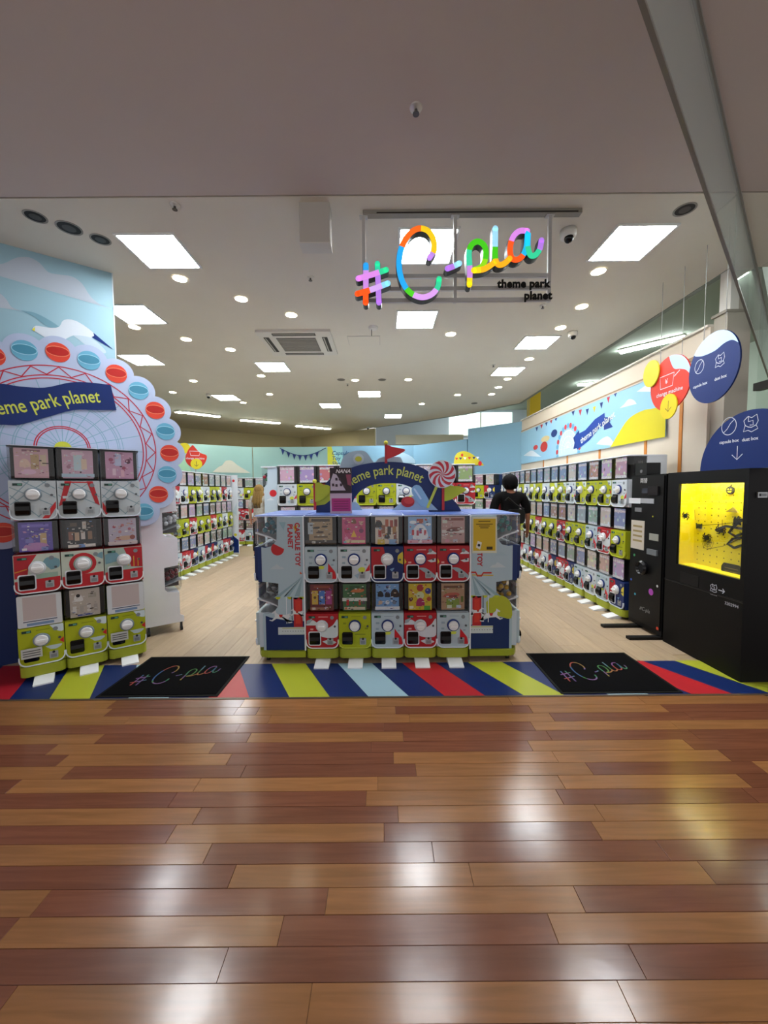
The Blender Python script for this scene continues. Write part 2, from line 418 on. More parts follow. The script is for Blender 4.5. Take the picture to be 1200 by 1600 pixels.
MB().box(3.21, 3.455, 3.685, 3.85, 3.1, 3.125, mt('#8d877b', .6)).build('column_cap', col)
struct(MB().box(3.60, 3.86, 9.55, 9.75, 0, 4.6, mt('#d2b024', .6)).build('wall_pillar'))

wall_line('wall_back_right', [(2.18, 9.99), (3.2, 8.97)], 0, 3.02, blue_w)
wall_line('wall_back_middle', [(-1.5, 11.33), (.88, 11.30), (2.16, 10.01)], 0, 2.76, blue_w)
wall_line('wall_back', [(-3.83, 11.34), (-1.52, 11.34)], 0, 2.75, aqua_w)
wall_line('wall_back_left', [(-8.6, 8.1), (-3.85, 11.34)], 0, 2.75, aqua_w)
beige = mt('#b5a886', .8, noise=.02, scale=2)
wall_line('wall_far', [(-9.1, 10.4), (-3.17, 14.97), (-.85, 13.2), (-.3, 12.85)], 0, CEIL, beige)
struct(MB().box(-9.2, -9.1, 3.0, 15, 0, CEIL, beige).build('wall_side_left'))
struct(MB().box(8.0, 8.1, 3.7, 16.5, 0, 4.6, mt('#b4bfb6', .8)).build('wall_side_right'))
struct(MB().box(-.3, 8.0, 15.4, 15.5, 0, 4.6, mt('#b9c3cf', .8)).build('wall_rear'))
w1 = struct(MB().box(2.6, 5.1, 15.37, 15.399, 3.62, 4.5, mt('#eafaf2', .5, emit=.5)).build('window_1'))
MB().box(2.5, 5.2, 15.34, 15.369, 3.56, 3.62, mt('#d8d8d2', .6)).build('window_sill', w1)
MB().box(3.82, 3.88, 15.35, 15.369, 3.62, 4.5, mt('#d8d8d2', .6)).build('window_mullion', w1)
struct(MB().box(.4, 2.6, 12.6, 12.8, 2.95, 3.25, mt('#d8cfb8', .8)).build('trim_2'))
# glazed partition beyond the black boxes
gp = struct(MB().box(3.50, 3.51, 2.70, 3.655, .12, 3.50, WINGLASS).build('window_2'))
MB().box(3.47, 3.54, 2.66, 3.66, 2.36, 2.43, mt('#4a4a48', .4, .5)).build('window_rail', gp)
MB().box(3.47, 3.54, 2.62, 2.70, 0, 3.51, mt('#6d6c66', .4, .4)).build('window_post', gp)
MB().box(3.47, 3.54, 2.70, 3.655, 0, .12, mt('#6d6c66', .4, .4)).build('window_plinth', gp)

# ---- left mural wall (angled) and what is printed on it
WA = 36.9; FW = Fr(-2.53, 3.72, WA)
mw = struct(MB().box(-3.2, 0, 0, .12, 0, CEIL, mt('#8fb0bd', .6, noise=.015, scale=2)).build('wall_left'))
mw.location = (-2.53, 3.72, 0); mw.rotation_euler = (0, 0, math.radians(WA))
pr = MB()
pr.flat([(-3.2, 0), (-.001, 0), (-.001, .95), (-1.2, 1.1), (-3.2, 1.1)], -.0012, mt('#12275c', .5))
for L, hx in (([(-90,405),(-50,395),(-20,412),(5,412),(25,403),(45,402),(62,411),(75,425),(92,429),(112,432),(128,443),(142,464),(160,478),(178,484)], '#a9b3bf'),
              ([(-70,470),(-40,458),(-5,457),(10,468),(18,480),(34,486)], '#a9b3bf')):
    pr.flat(spline(FW.pts(L), 3), -.0016, mt(hx, .6))
pr.flat(spline(FW.pts([(33,485),(55,489),(80,502),(93,512),(84,514),(70,508),(55,496)]), 3), -.0022, mt('#6f97a6'))
pr.flat(spline(FW.pts([(50,515),(56,509),(75,512),(92,511),(100,500),(120,502),(146,520),(147,528),(130,527),(115,524),(95,533),(75,530)]), 3), -.0026, mt('#c6ced6'))
pr.flat(FW.pts([(146,520),(178,547),(143,527),(147,525)]), -.003, pN)
pr.flat(spline(FW.pts([(114,524),(130,525),(146,530),(165,548),(160,552),(135,540)]), 3), -.0028, mt('#aebfca'))
pr.flat(FW.pts([(50,515),(55,511),(54,518)]), -.003, pY)
pr.build('mural_print', mw)
MB().box(-.004, .004, -.004, .125, 0, CEIL, mt('#c9d3d8', .5)).build('edge_strip', mw)

# ================================================================== FLOOR GRAPHICS AND MATS
run = thing('striped_floor_runner', 'navy vinyl runner with lime, pale blue and red diagonal stripes at the shop entrance', 'floor graphic')
MB().box(-3.6, 3.4, 2.64, 3.172, -.002, .0015, mt('#0f245a', .36)).build('vinyl_sheet', run)
sx = [-2.95, -2.38, -1.82, -1.25, -.68, -.12, .42, .98, 1.58, 2.17, 2.73]; sc_ = 'RYBRYBRYBRY'
for x, c in zip(sx, sc_):
    MB().prism([(x, 2.641), (x+.285, 2.641), (x+.005, 3.171), (x-.28, 3.171)], .0015, .0027, {'R': mt('#a81f28', .36), 'Y': mt('#a5ab2e', .36), 'B': mt('#93b2bf', .36)}[c], 'z').build('stripe', run)
struct(MB().box(-6.5, 6.5, 2.622, 2.642, -.01, .003, mt('#5a4a3c', .35, .3)).build('trim_3'))

# script lettering shared by the hanging sign and the mats (strokes in sign pixels)
Z8 = lambda L: [(540+x/3, 300+y/3) for x, y in L]
SIGN = [
 ('letter_hash', [[(97,368),(97,455),(96,540)], [(150,362),(153,450),(157,540)], [(62,430),(125,412),(190,390)], [(58,500),(130,478),(198,452)]]),
 ('letter_c', [[(388,335),(408,300),(407,255),(385,215),(348,200),(308,215),(272,260),(252,320),(250,385),(265,445),(298,492),(348,515),(395,504),(425,470),(432,432)]]),
 ('letter_dash', [[(470,384),(496,374),(525,360)]]),
 ('letter_p', [[(571,458),(573,390),(569,310),(584,272),(614,261),(641,284),(645,330),(630,372),(590,392)], [(590,393),(640,386),(690,352)]]),
 ('letter_l', [[(689,200),(689,270),(689,335),(702,365),(728,362),(755,338)]]),
 ('letter_a', [[(836,212),(800,212),(770,240),(757,290),(762,330),(782,344),(810,330),(830,290),(838,220),(838,285),(850,322),(872,322),(892,295),(900,255)]]),
]
SEG = {   # colours along each stroke, as fractions of its length
 'letter_hash': [[(.14,'#2f9fe0'),(.72,'#c78be0'),(1,'#ff5a1e')], [(.28,'#2fc9a0'),(1,'#b27be0')], [(.75,'#d98be8'),(1,'#35cf9a')], [(.4,'#ff5a1e'),(.8,'#d0a8ee'),(1,'#8fd6f2')]],
 'letter_c': [[(.04,'#b88be0'),(.24,'#f2c81e'),(.42,'#ff6a1e'),(.70,'#25a8f0'),(.76,'#4fd02a'),(.93,'#d9a0ee'),(1,'#35cf9a')]],
 'letter_dash': [[(.55,'#b27be0'),(1,'#9fdcf5')]],
 'letter_p': [[(.08,'#f5d81e'),(.22,'#c78be0'),(.40,'#3fd0a0'),(.80,'#46c81e'),(1,'#8fd81e')], [(.3,'#f5d81e'),(1,'#ffb81e')]],
 'letter_l': [[(.36,'#9fdcf5'),(.60,'#46c81e'),(1,'#ffb01e')]],
 'letter_a': [[(.18,'#d98be8'),(.44,'#ff5a1e'),(.74,'#25b8ea'),(.92,'#35cf9a'),(1,'#b27be0')]],
}
def cut(pts, f0, f1):
    """piece of a polyline between two fractions of its length"""
    d = [0]
    for a, b in zip(pts, pts[1:]): d.append(d[-1]+math.hypot(b[0]-a[0], b[1]-a[1]))
    T = d[-1]; out = []
    def at(s):
        for i in range(len(pts)-1):
            if s <= d[i+1] or i == len(pts)-2:
                t = (s-d[i])/((d[i+1]-d[i]) or 1); return (pts[i][0]+(pts[i+1][0]-pts[i][0])*t, pts[i][1]+(pts[i+1][1]-pts[i][1])*t)
    out.append(at(f0*T)); out += [p for p, s in zip(pts, d) if f0*T+1e-4 < s < f1*T-1e-4]; out.append(at(f1*T)); return out

def entrance_mat(x0, x1, y0, y1, lab):
    t = thing('entrance_mat', lab, 'floor mat', ((x0+x1)/2, (y0+y1)/2, .0027), 0, 'black entrance mats')
    w, d = (x1-x0)/2, (y1-y0)/2
    MB().box(-w, w, -d, d, 0, .004, mt('#050506', .7, spec=.15)).build('rubber_border', t)
    MB().box(-w+.022, w-.022, -d+.022, d-.022, .004, .007, mt('#050507', .95, noise=.25, scale=400, spec=.08)).build('pile', t)
    pb = MB(); FS = Fr(0, 2.9, 0); k = 0
    for nm, strokes in SIGN:
        for si, P in enumerate(strokes):
            S = spline([FS.uv(*q) for q in Z8(P)], 5)
            S = [((q[0]-.52)*.455, (q[1]-3.05)*.62-.02) for q in S]
            f0 = 0
            for f1, hx in SEG[nm][si]:
                c = cut(S, f0, f1); L, Rr = ribbon(c, .011); n = len(c)
                c_ = lin(hx); g = '#%02x%02x%02x' % tuple(int(255*(.20+.34*v)) for v in c_)
                pb.add([(p[0], p[1], .0074+k*1e-5) for p in L]+[(p[0], p[1], .0074+k*1e-5) for p in Rr], [(i, n+i, n+i+1, i+1) for i in range(n-1)], mt(g, .8)); f0 = f1; k += 1
    pb.build('printed_logo', t)
    return t
entrance_mat(-2.065, -1.195, 2.655, 3.315, 'black entrance mat with rainbow script logo beside the left machine stack')
entrance_mat(1.25, 2.12, 2.655, 3.33, 'black entrance mat with rainbow script logo in front of the black dust box')

# ================================================================== CAPSULE MACHINES
W = .278; HW = W/2; T = .567; BASE = .12; PH = .300; DEP = .40
# --- shared parts (front faces -y, origin at the bottom centre of the front)
def profile_case():
    return [(-.02, .555), (-.02, .335), (-.012, .318), (.004, .308), (.17, .300), (.185, .315), (.185, .555)]
body_mb = lambda m_: MB().box(-HW+.002, HW-.002, .0, DEP, .0, .302, m_).box(-HW+.002, HW-.002, .19, DEP, .302, .556, m_)
PARTS = {}
PARTS['case'] = MB().prism(profile_case(), -HW+.006, HW-.006, CLEAR, 'x').mesh('clear_case')
PARTS['back'] = MB().box(-HW+.012, HW-.012, .05, .185, .315, .55, mt('#2c2a2a', .6)).mesh('inner_bin')
PARTS['ramp'] = MB().prism([(-.015, .425), (.05, .405), (.11, .385), (.183, .345), (.183, .333), (.11, .372), (.05, .392), (-.015, .412)], -HW+.01, HW-.01, mt('#d5d8dc', .3), 'x').mesh('capsule_ramp')
PARTS['cardplate'] = MB().box(-.098, .098, -.012, -.006, .322, .548, CARD).mesh('display_card')
PARTS['ring_navy'] = MB().lathe([(.052, 0), (.052, -.008), (.044, -.012)], pN, (0, -.028, .195), 'y', 24).mesh('dial')
PARTS['ring_grey'] = MB().lathe([(.052, 0), (.052, -.008), (.044, -.012)], mt('#7d8a92', .35), (0, -.028, .195), 'y', 24).mesh('dial')
PARTS['ring_white'] = MB().lathe([(.052, 0), (.052, -.008), (.044, -.012)], mt('#c9ced4', .35), (0, -.028, .195), 'y', 24).mesh('dial')
knob = MB().lathe([(.041, 0), (.041, -.012), (.036, -.018)], mt('#d9d9da', .3), (0, -.040, .195), 'y', 24)
knob.prism(rrect(-.034, .034, .187, .203, .008), -.072, -.05, mt('#e4e4e4', .3))
PARTS['knob'] = knob.mesh('knob')
ch = MB().prism(rrect(-.108, -.018, .035, .14, .012), -.034, -.026, pBlk)
ch.prism([(-.034, .13), (-.052, .105), (-.056, .075), (-.046, .045), (-.034, .04)], -.103, -.023, pBlk, 'x')
PARTS['chute'] = ch.mesh('capsule_chute')
PARTS['chute_frame'] = MB().prism(rrect(-.116, -.010, .027, .148, .014), -.031, -.0265, pW).mesh('chute_frame')
cr = MB().prism(rrect(.042, .094, .033, .088, .005), -.034, -.026, mt('#a3a7aa', .35, .3)); cr.prism(circ(.068, .082, .009, 10), -.036, -.026, pDk); cr.box(.05, .086, -.0355, -.034, .04, .066, mt('#83888c', .4, .4))
PARTS['coin'] = cr.mesh('coin_return')
PARTS['price'] = MB().box(-.112, -.058, -.031, -.026, .262, .280, mt('#1f3a34', .4)).box(-.085, -.062, -.0315, -.031, .265, .277, mt('#57907c', .5)).mesh('price_plate')
PARTS['lock'] = MB().lathe([(.009, 0), (.009, -.006)], mt('#55585c', .3, .6), (.108, -.027, .19), 'y', 12).lathe([(.016, 0), (.016, -.002)], mt('#7d8489', .4), (.085, -.027, .265), 'y', 14).mesh('coin_lock')
def lip_mesh(mat):
    b = MB(); path = [(-HW+.004, .075)] + [(x, z) for x, z in rrect(-HW+.004, HW-.004, .004, .3, .05, 5, 'ab')][:12] + [(HW-.004, .075)]
    stroke_add(b, path, .008, -.034, -.02, mat); return b.mesh('panel_lip')
LIPS = {c: lip_mesh(mt(c, .3)) for c in ('#e6eaee', '#c3242c', '#c9d24a', '#dfe9f2', '#16306e')}
def lid_mesh(topm, rimm, h=.012):
    b = MB(); out = rrect(-HW, HW, -.028, DEP, .03, 4, 'ab')
    b.prism(out, .556, .556+h*.6, rimm, 'z'); b.prism([(x*.955, y*.975+.004) for x, y in out], .556+h*.6, .556+h, topm, 'z'); return b.mesh('lid')
LID_BLUE = lid_mesh(mt('#4c66a8', .35), mt('#cdd8ee', .3)); LID_WHITE = lid_mesh(mt('#dfe3ea', .35), mt('#e6e9ef', .3)); LID_DARK = lid_mesh(mt('#d5d9e2', .35), mt('#2c3038', .4))
sk = MB().prism(rrect(-HW+.001, HW-.001, -.036, .34, .05, 5, 'ab'), -.082, -.004, mt('#98a02c', .4), 'z'); SKIRT = sk.mesh('base_skirt')
ft = MB().prism([(-.16, -BASE+.001), (-.16, -BASE+.012), (-.05, -BASE+.036), (.0, -BASE+.036), (.0, -BASE+.001)], -.052, .068, mt('#e4e6e8', .4), 'x'); FOOT = ft.mesh('foot_block')
cs = MB()
for x in (-.1, .1):
    for y in (.06, .30): cs.lathe([(.018, -.01), (.018, .01)], pK, (x, y, -BASE+.019), 'x', 12).box(x-.006, x+.006, y-.012, y+.012, -BASE+.019, -.08, mt('#3a3c40', .4, .5))
CASTERS = cs.mesh('casters')
BODY = {c: body_mb(mt(c, .45)).mesh('body') for c in ('#c5d0d8', '#a61f27', '#a7b02a', '#1a2f66', '#d6dade')}

# --- printed front panels
def panel(bg, prints):
    b = MB(); out = rrect(-HW+.003, HW-.003, .002, PH, .05, 5, 'ab'); b.prism(out, -.026, 0, mt(bg, .35))
    for k, (hx, pts) in enumerate(prints): b.flat([(min(max(q[0], -HW+.004), HW-.004), q[1]) for q in pts], -.0263-.0003*k, mt(hx, .35))
    return b.mesh('front_panel')
def cloud(cx, cz, s):
    return spline([(cx-1.1*s, cz), (cx-.75*s, cz+.35*s), (cx-.35*s, cz+.4*s), (cx, cz+.75*s), (cx+.45*s, cz+.5*s), (cx+.75*s, cz+.32*s), (cx+1.2*s, cz)], 4)
def ln(x0, z0, x1, z1, w=.005):
    L, R_ = ribbon([(x0, z0), (x1, z1)], w); return L+R_[::-1]
X0, X1 = -HW+.006, HW-.006
tiny = [('#8ea2ae', ln(-.03, .272, .05, .272, .006)), ('#8ea2ae', ln(-.10, .215, -.07, .215, .018)), ('#8ea2ae', ln(.085, .15, .105, .15, .014)), ('#8ea2ae', ln(-.1, .165, -.075, .165, .016))]
wtxt = [('#d9a0a0', ln(-.03, .272, .05, .272, .006)), ('#d9a0a0', ln(-.1, .165, -.075, .165, .014))]
VAR = {}
VAR['sky'] = dict(p=panel('#aebfc7', tiny+[('#c3242c', [(.055,.03),(.13,.03),(.118,.09),(.06,.165)]), ('#c9d24a', [(-.03,.13),(.0,.145),(.03,.135),(.02,.115),(-.02,.115)])]), lip='#dfe9f2', ring='ring_navy', body='#c5d0d8', name='pale blue')
VAR['skyw'] = dict(p=panel('#c3ccd2', tiny+[('#c3242c', [(.09,.09),(.133,.10),(.133,.16)]), ('#c9d24a', spline([(.03,.11),(.06,.13),(.09,.12),(.085,.09),(.05,.08)],3)), ('#9db6c6', spline([(.0,.06),(.04,.075),(.03,.03)],3))]), lip='#e6eaee', ring='ring_navy', body='#d6dade', name='white')
VAR['red'] = dict(p=panel('#a9202a', wtxt+[('#c9d1d6', cloud(.10,.235,.04)), ('#c9d1d6', [(.06,.18),(.13,.20),(.13,.17),(.09,.165)]), ('#d8b83a', [(-.132,.15),(-.132,.2),(-.115,.17)]), ('#93a5ae', spline([(-.02,.12),(.05,.115),(.132,.05),(.132,.02),(.10,.04),(.03,.085)],4))]), lip='#e6eaee', ring='ring_navy', body='#a61f27', name='red')
VAR['redw'] = dict(p=panel('#a9202a', wtxt+[('#c9d1d6', cloud(-.08,.2,.06)), ('#c9d1d6', spline([(-.05,.13),(.02,.16),(.09,.20),(.133,.25),(.133,.11),(.06,.09),(.0,.10)],4)), ('#93a5ae', [(-.13,.24),(-.08,.26),(-.1,.22),(-.13,.21)]), ('#c9d1d6', spline([(.0,.06),(.06,.075),(.12,.05),(.05,.03)],3))]), lip='#e6eaee', ring='ring_white', body='#a61f27', name='red and white')
VAR['lime'] = dict(p=panel('#a3ab1c', [('#80891c', ln(-.03,.272,.05,.272,.006)), ('#80891c', ln(-.1,.215,-.075,.215,.016)), ('#80891c', ln(.0,.12,.09,.12,.01)), ('#80891c', ln(.085,.17,.11,.17,.014))]), lip='#c9d24a', ring='ring_navy', body='#a7b02a', name='lime')
VAR['limes'] = dict(p=panel('#a3ab1c', [('#80891c', ln(-.03,.272,.05,.272,.006)), ('#b7c6cb', spline([(.02,.135),(.12,.135),(.09,.105),(.05,.105)],3)), ('#c3242c', [(.133,.14),(.133,.19),(.105,.165)]), ('#c6d3d8', spline([(.05,.30),(.09,.25),(.133,.24),(.133,.30)],3))]), lip='#dfe9f2', ring='ring_grey', body='#a7b02a', name='lime and white')
VAR['navy'] = dict(p=panel('#16285c', [('#a9202a', [(X0,.298),(-.03,.298),(.0,.16),(-.02,.05),(X0,.05)]), ('#c9b83a', spline([(.09,.17),(.09,.22),(.12,.25),(.133,.25),(.133,.15)],3)), ('#6f8fb5', spline([(.02,.11),(.06,.12),(.04,.09)],3))]), lip='#dfe9f2', ring='ring_white', body='#1a2f66', name='navy and red')
VAR['navyy'] = dict(p=panel('#b5bd2a', [('#16285c', [(X0,.02),(-.01,.02),(-.02,.12),(-.06,.2),(X0,.26)]), ('#c6d3d8', spline([(.03,.298),(.07,.24),(.13,.23),(.13,.298)],3)), ('#c3242c', [(.02,.03),(.06,.03),(.04,.08)])]), lip='#dfe9f2', ring='ring_white', body='#1a2f66', name='navy and lime')
lat = [('#7f98a3', ln(x0,z0,x1,z1,.006)) for x0,z0,x1,z1 in ((-.13,.25,.13,.10),(-.13,.12,.08,.298),(-.06,.298,.13,.17),(-.13,.19,.03,.02),(.02,.02,.13,.13),(-.02,.298,-.13,.16),(.05,.298,.13,.24))]
VAR['lattice'] = dict(p=panel('#b9c2c6', lat+[('#c3242c', [(.045,.008),(.085,.008),(.13,.09),(.13,.14)])]), lip='#dfe9f2', ring='ring_grey', body='#c5d0d8', name='white lattice-print')
VAR['lattice2'] = dict(p=panel('#b9c2c6', lat+[('#c3242c', [(-.13,.07),(-.13,.13),(-.085,.04),(-.11,.02)])]), lip='#dfe9f2', ring='ring_grey', body='#c5d0d8', name='white lattice-print')
VAR['tracks'] = dict(p=panel('#b9c2c6', lat[:4]+[('#b3242c', [(-.13,.10),(-.095,.12),(-.045,.298),(-.085,.298)]), ('#b3242c', [(.13,.10),(.10,.12),(.05,.298),(.09,.298)]), ('#c9ced4', ln(-.105,.17,-.07,.17,.02)), ('#c3242c', ln(-.09,.29,.09,.29,.01))]), lip='#dfe9f2', ring='ring_grey', body='#c5d0d8', name='white red-track-print')
VAR['redteal'] = dict(p=panel('#b9c2b4', [('#a9202a', [(X0,.298),(.0,.298),(-.05,.21),(-.06,.13),(X0,.12)]), ('#6f97a3', spline([(.03,.23),(.06,.27),(.13,.25),(.13,.19),(.08,.17)],3)), ('#8fa99a', ln(-.02,.13,.12,.13,.04)), ('#b8242c', [(X0,.1),(X1,.115),(X1,.03),(.09,.006),(-.09,.006),(X0,.03)]), ('#c47a2a', ln(-.13,.17,-.06,.19,.008))]), lip='#e6eaee', ring='ring_white', body='#a61f27', name='red and teal')
VAR['bigred'] = dict(p=panel('#b9c2b4', [('#b3242c', circ(0,.195,.088,24)), ('#8fa99a', circ(0,.195,.062,24)), ('#6f97a3', spline([(.08,.25),(.13,.28),(.13,.22)],3)), ('#b8242c', [(X0,.10),(X1,.115),(X1,.03),(.09,.006),(-.09,.006),(X0,.03)])]), lip='#e6eaee', ring='ring_white', body='#a61f27', name='red-ringed')
VAR['redgold'] = dict(p=panel('#9fb0a4', [('#a9202a', [(.0,.298),(X1,.298),(X1,.12),(.05,.13),(.03,.21)]), ('#d0a030', ln(.03,.14,.04,.22,.006)), ('#d0a030', ln(.07,.13,.07,.22,.006)), ('#d0a030', ln(.10,.13,.10,.2,.006)), ('#6f97a3', spline([(-.13,.25),(-.06,.27),(-.03,.2),(-.13,.17)],3)), ('#b8242c', [(X0,.10),(X1,.115),(X1,.03),(.09,.006),(-.09,.006),(X0,.03)])]), lip='#e6eaee', ring='ring_white', body='#a61f27', name='red and gold')

# --- display cards drawn one by one for the near machines: (ground, [(shape, u, v, size, colour)...]) with u,v in 0..1
def item(kind, u, v, s):
    x, z = -.098+.196*u, .322+.226*v; s *= .1
    if kind == 'c': return circ(x, z, s, 12)
    if kind == 'e': return circ(x, z, s*1.5, 12, ry=s*.7)
    if kind == 't': return [(x-s, z-s), (x+s, z-s), (x, z+s*1.3)]
    if kind == 'r': return [(x-s, z-s*.7), (x+s, z-s*.7), (x+s, z+s*.7), (x-s, z+s*.7)]
    if kind == 'v': return [(x-s*.6, z-s*1.4), (x+s*.6, z-s*1.4), (x+s*.6, z+s*1.4), (x-s*.6, z+s*1.4)]
    if kind == 'b': return [(x-s*2.6, z-s*.35), (x+s*2.6, z-s*.35), (x+s*2.6, z+s*.35), (x-s*2.6, z+s*.35)]
    if kind == 'g': return spline([(x-s, z-s), (x-s*.9, z+s*.3), (x-s*.3, z+s), (x+s*.3, z+s), (x+s*.9, z+s*.3), (x+s, z-s), (x-s, z-s)], 3)
    if kind == 'h': return spline([(x-2.2*s, z-.4*s), (x-1*s, z+.5*s), (x+1.6*s, z+.7*s), (x+2.4*s, z+.1*s), (x+1*s, z-.6*s), (x-2.2*s, z-.4*s)], 3)
def drawn_card(bg, items):
    b = MB().box(-.098, .098, -.012, -.006, .322, .548, mt(bg, .3))
    for k, (kd, u, v, s, hx) in enumerate(items): b.flat(item(kd, u, v, s), -.0123-.0002*k, mt(hx, .3))
    inks = [q[4] for q in items]+['#e6e2da', '#2a2426', '#c9c4bc']
    for k in range(34):      # small print and little pictures
        u, v = random.uniform(.06, .94), random.uniform(.05, .96); w_, h_ = random.uniform(.003, .011), random.uniform(.0015, .005)
        x, z = -.098+.196*u, .322+.226*v; w_ = min(w_, .097-abs(x))
        if w_ > .001: b.flat([(x-w_, z-h_), (x+w_, z-h_), (x+w_, z+h_), (x-w_, z+h_)], -.0152-.00005*k, mt(random.choice(inks), .3))
    return b.mesh('display_card')
foot_ = [('b', .5, .06, .35, '#d9d9d4'), ('b', .5, .06, .2, '#6a6f8a')]
C_ISL = [
 drawn_card('#a38c6a', [('b',.5,.9,.3,'#3a2e22'),('h',.3,.62,.14,'#2a221c'),('h',.66,.66,.12,'#2a221c'),('h',.45,.45,.15,'#4a3726'),('b',.5,.28,.22,'#5c4832'),('v',.06,.6,.35,'#aab6bd'),('b',.5,.08,.5,'#33291f'),('r',.2,.08,.14,'#c9c5b0')]),
 drawn_card('#c4487a', [('c',.18,.8,.16,'#a0306a'),('g',.5,.86,.2,'#7a4a2a'),('c',.82,.78,.16,'#d9b0a0'),('c',.2,.5,.2,'#b0265a'),('c',.82,.5,.2,'#7a2a5a'),('t',.5,.38,.25,'#e0b030'),('c',.18,.22,.16,'#d98ab0'),('b',.55,.1,.32,'#d9c9a0'),('r',.12,.08,.12,'#7ab0c0')]),
 drawn_card('#d0c4b4', [('g',.15,.75,.3,'#1c1818'),('v',.5,.78,.22,'#b0522c'),('v',.7,.75,.22,'#a03a2a'),('v',.88,.78,.22,'#7a2a22'),('v',.35,.55,.25,'#8a5a3a'),('v',.6,.5,.25,'#2a2422'),('v',.82,.5,.25,'#a8763a'),('v',.2,.4,.22,'#b03028'),('g',.5,.3,.22,'#1c1818'),('v',.85,.3,.2,'#7a4a3a'),('r',.25,.08,.3,'#c9b04a'),('r',.75,.08,.3,'#7aa0c9')]),
 drawn_card('#8db4dc', [('r',.5,.84,.28,'#a8502c'),('e',.2,.8,.2,'#e4ecf4'),('e',.85,.72,.16,'#e4ecf4'),('g',.5,.45,.6,'#dfe4ec'),('v',.2,.42,.16,'#c03040'),('v',.4,.4,.16,'#b03050'),('v',.52,.48,.16,'#2a6ab0'),('v',.72,.42,.16,'#c04050'),('b',.5,.08,.4,'#d8a0b0'),('r',.5,.08,.14,'#e8e0e0')]),
 drawn_card('#b58f8a', [('b',.55,.9,.3,'#7a3226'),('r',.15,.82,.2,'#c9d0c0'),('b',.5,.45,.36,'#cfc9c4'),('h',.5,.52,.28,'#7a3a30'),('h',.4,.48,.16,'#5a2a2a'),('b',.5,.32,.1,'#8a8480'),('r',.25,.1,.18,'#c98a9a'),('r',.6,.1,.18,'#b0b0c0')]),
 drawn_card('#6b2a2c', [('b',.5,.9,.26,'#8a4030'),('v',.2,.5,.42,'#c9a84a'),('v',.5,.5,.42,'#4a78c0'),('v',.8,.5,.42,'#a04080'),('c',.2,.5,.12,'#6a5020'),('c',.5,.5,.12,'#c0c8d8'),('c',.8,.5,.12,'#e0a0c0'),('b',.4,.08,.3,'#9a6a5a'),('r',.15,.08,.14,'#c9c0b0')]),
 drawn_card('#3f6a42', [('r',.5,.8,.42,'#2f5230'),('h',.6,.75,.26,'#c07040'),('b',.5,.42,.4,'#d0d4cc'),('v',.2,.3,.18,'#b02a2a'),('g',.45,.3,.16,'#2a6a4a'),('v',.72,.3,.16,'#a8452a'),('g',.88,.3,.14,'#4a4a52'),('b',.5,.08,.34,'#c9c0a8')]),
 drawn_card('#6f9ccc', [('r',.5,.9,.12,'#4a4a80'),('g',.2,.62,.24,'#14161c'),('g',.5,.6,.22,'#1c2028'),('g',.82,.65,.34,'#241a18'),('c',.2,.3,.18,'#c0a890'),('c',.5,.3,.18,'#c9d4e0'),('c',.8,.3,.18,'#6a7a90'),('b',.5,.08,.4,'#d8dce0')]),
 drawn_card('#c9b02a', [('c',.5,.84,.3,'#a02a2a'),('c',.84,.72,.26,'#26348a'),('c',.12,.7,.22,'#d0b040'),('c',.1,.42,.18,'#5a2a2a'),('c',.88,.42,.2,'#a8482a'),('c',.5,.55,.34,'#c9cfa0'),('g',.5,.3,.34,'#a0205a'),('r',.12,.1,.18,'#e0dcc0'),('r',.8,.08,.26,'#4a9a3a')]),
 drawn_card('#a9886a', [('b',.5,.87,.3,'#6a4632'),('h',.4,.55,.32,'#b05a4a'),('h',.45,.5,.2,'#8a3a3a'),('r',.5,.25,.55,'#7d9440'),('v',.9,.4,.18,'#5a6a2a'),('r',.35,.12,.2,'#c9d4c0'),('r',.75,.12,.2,'#b8c8d8')]),
]
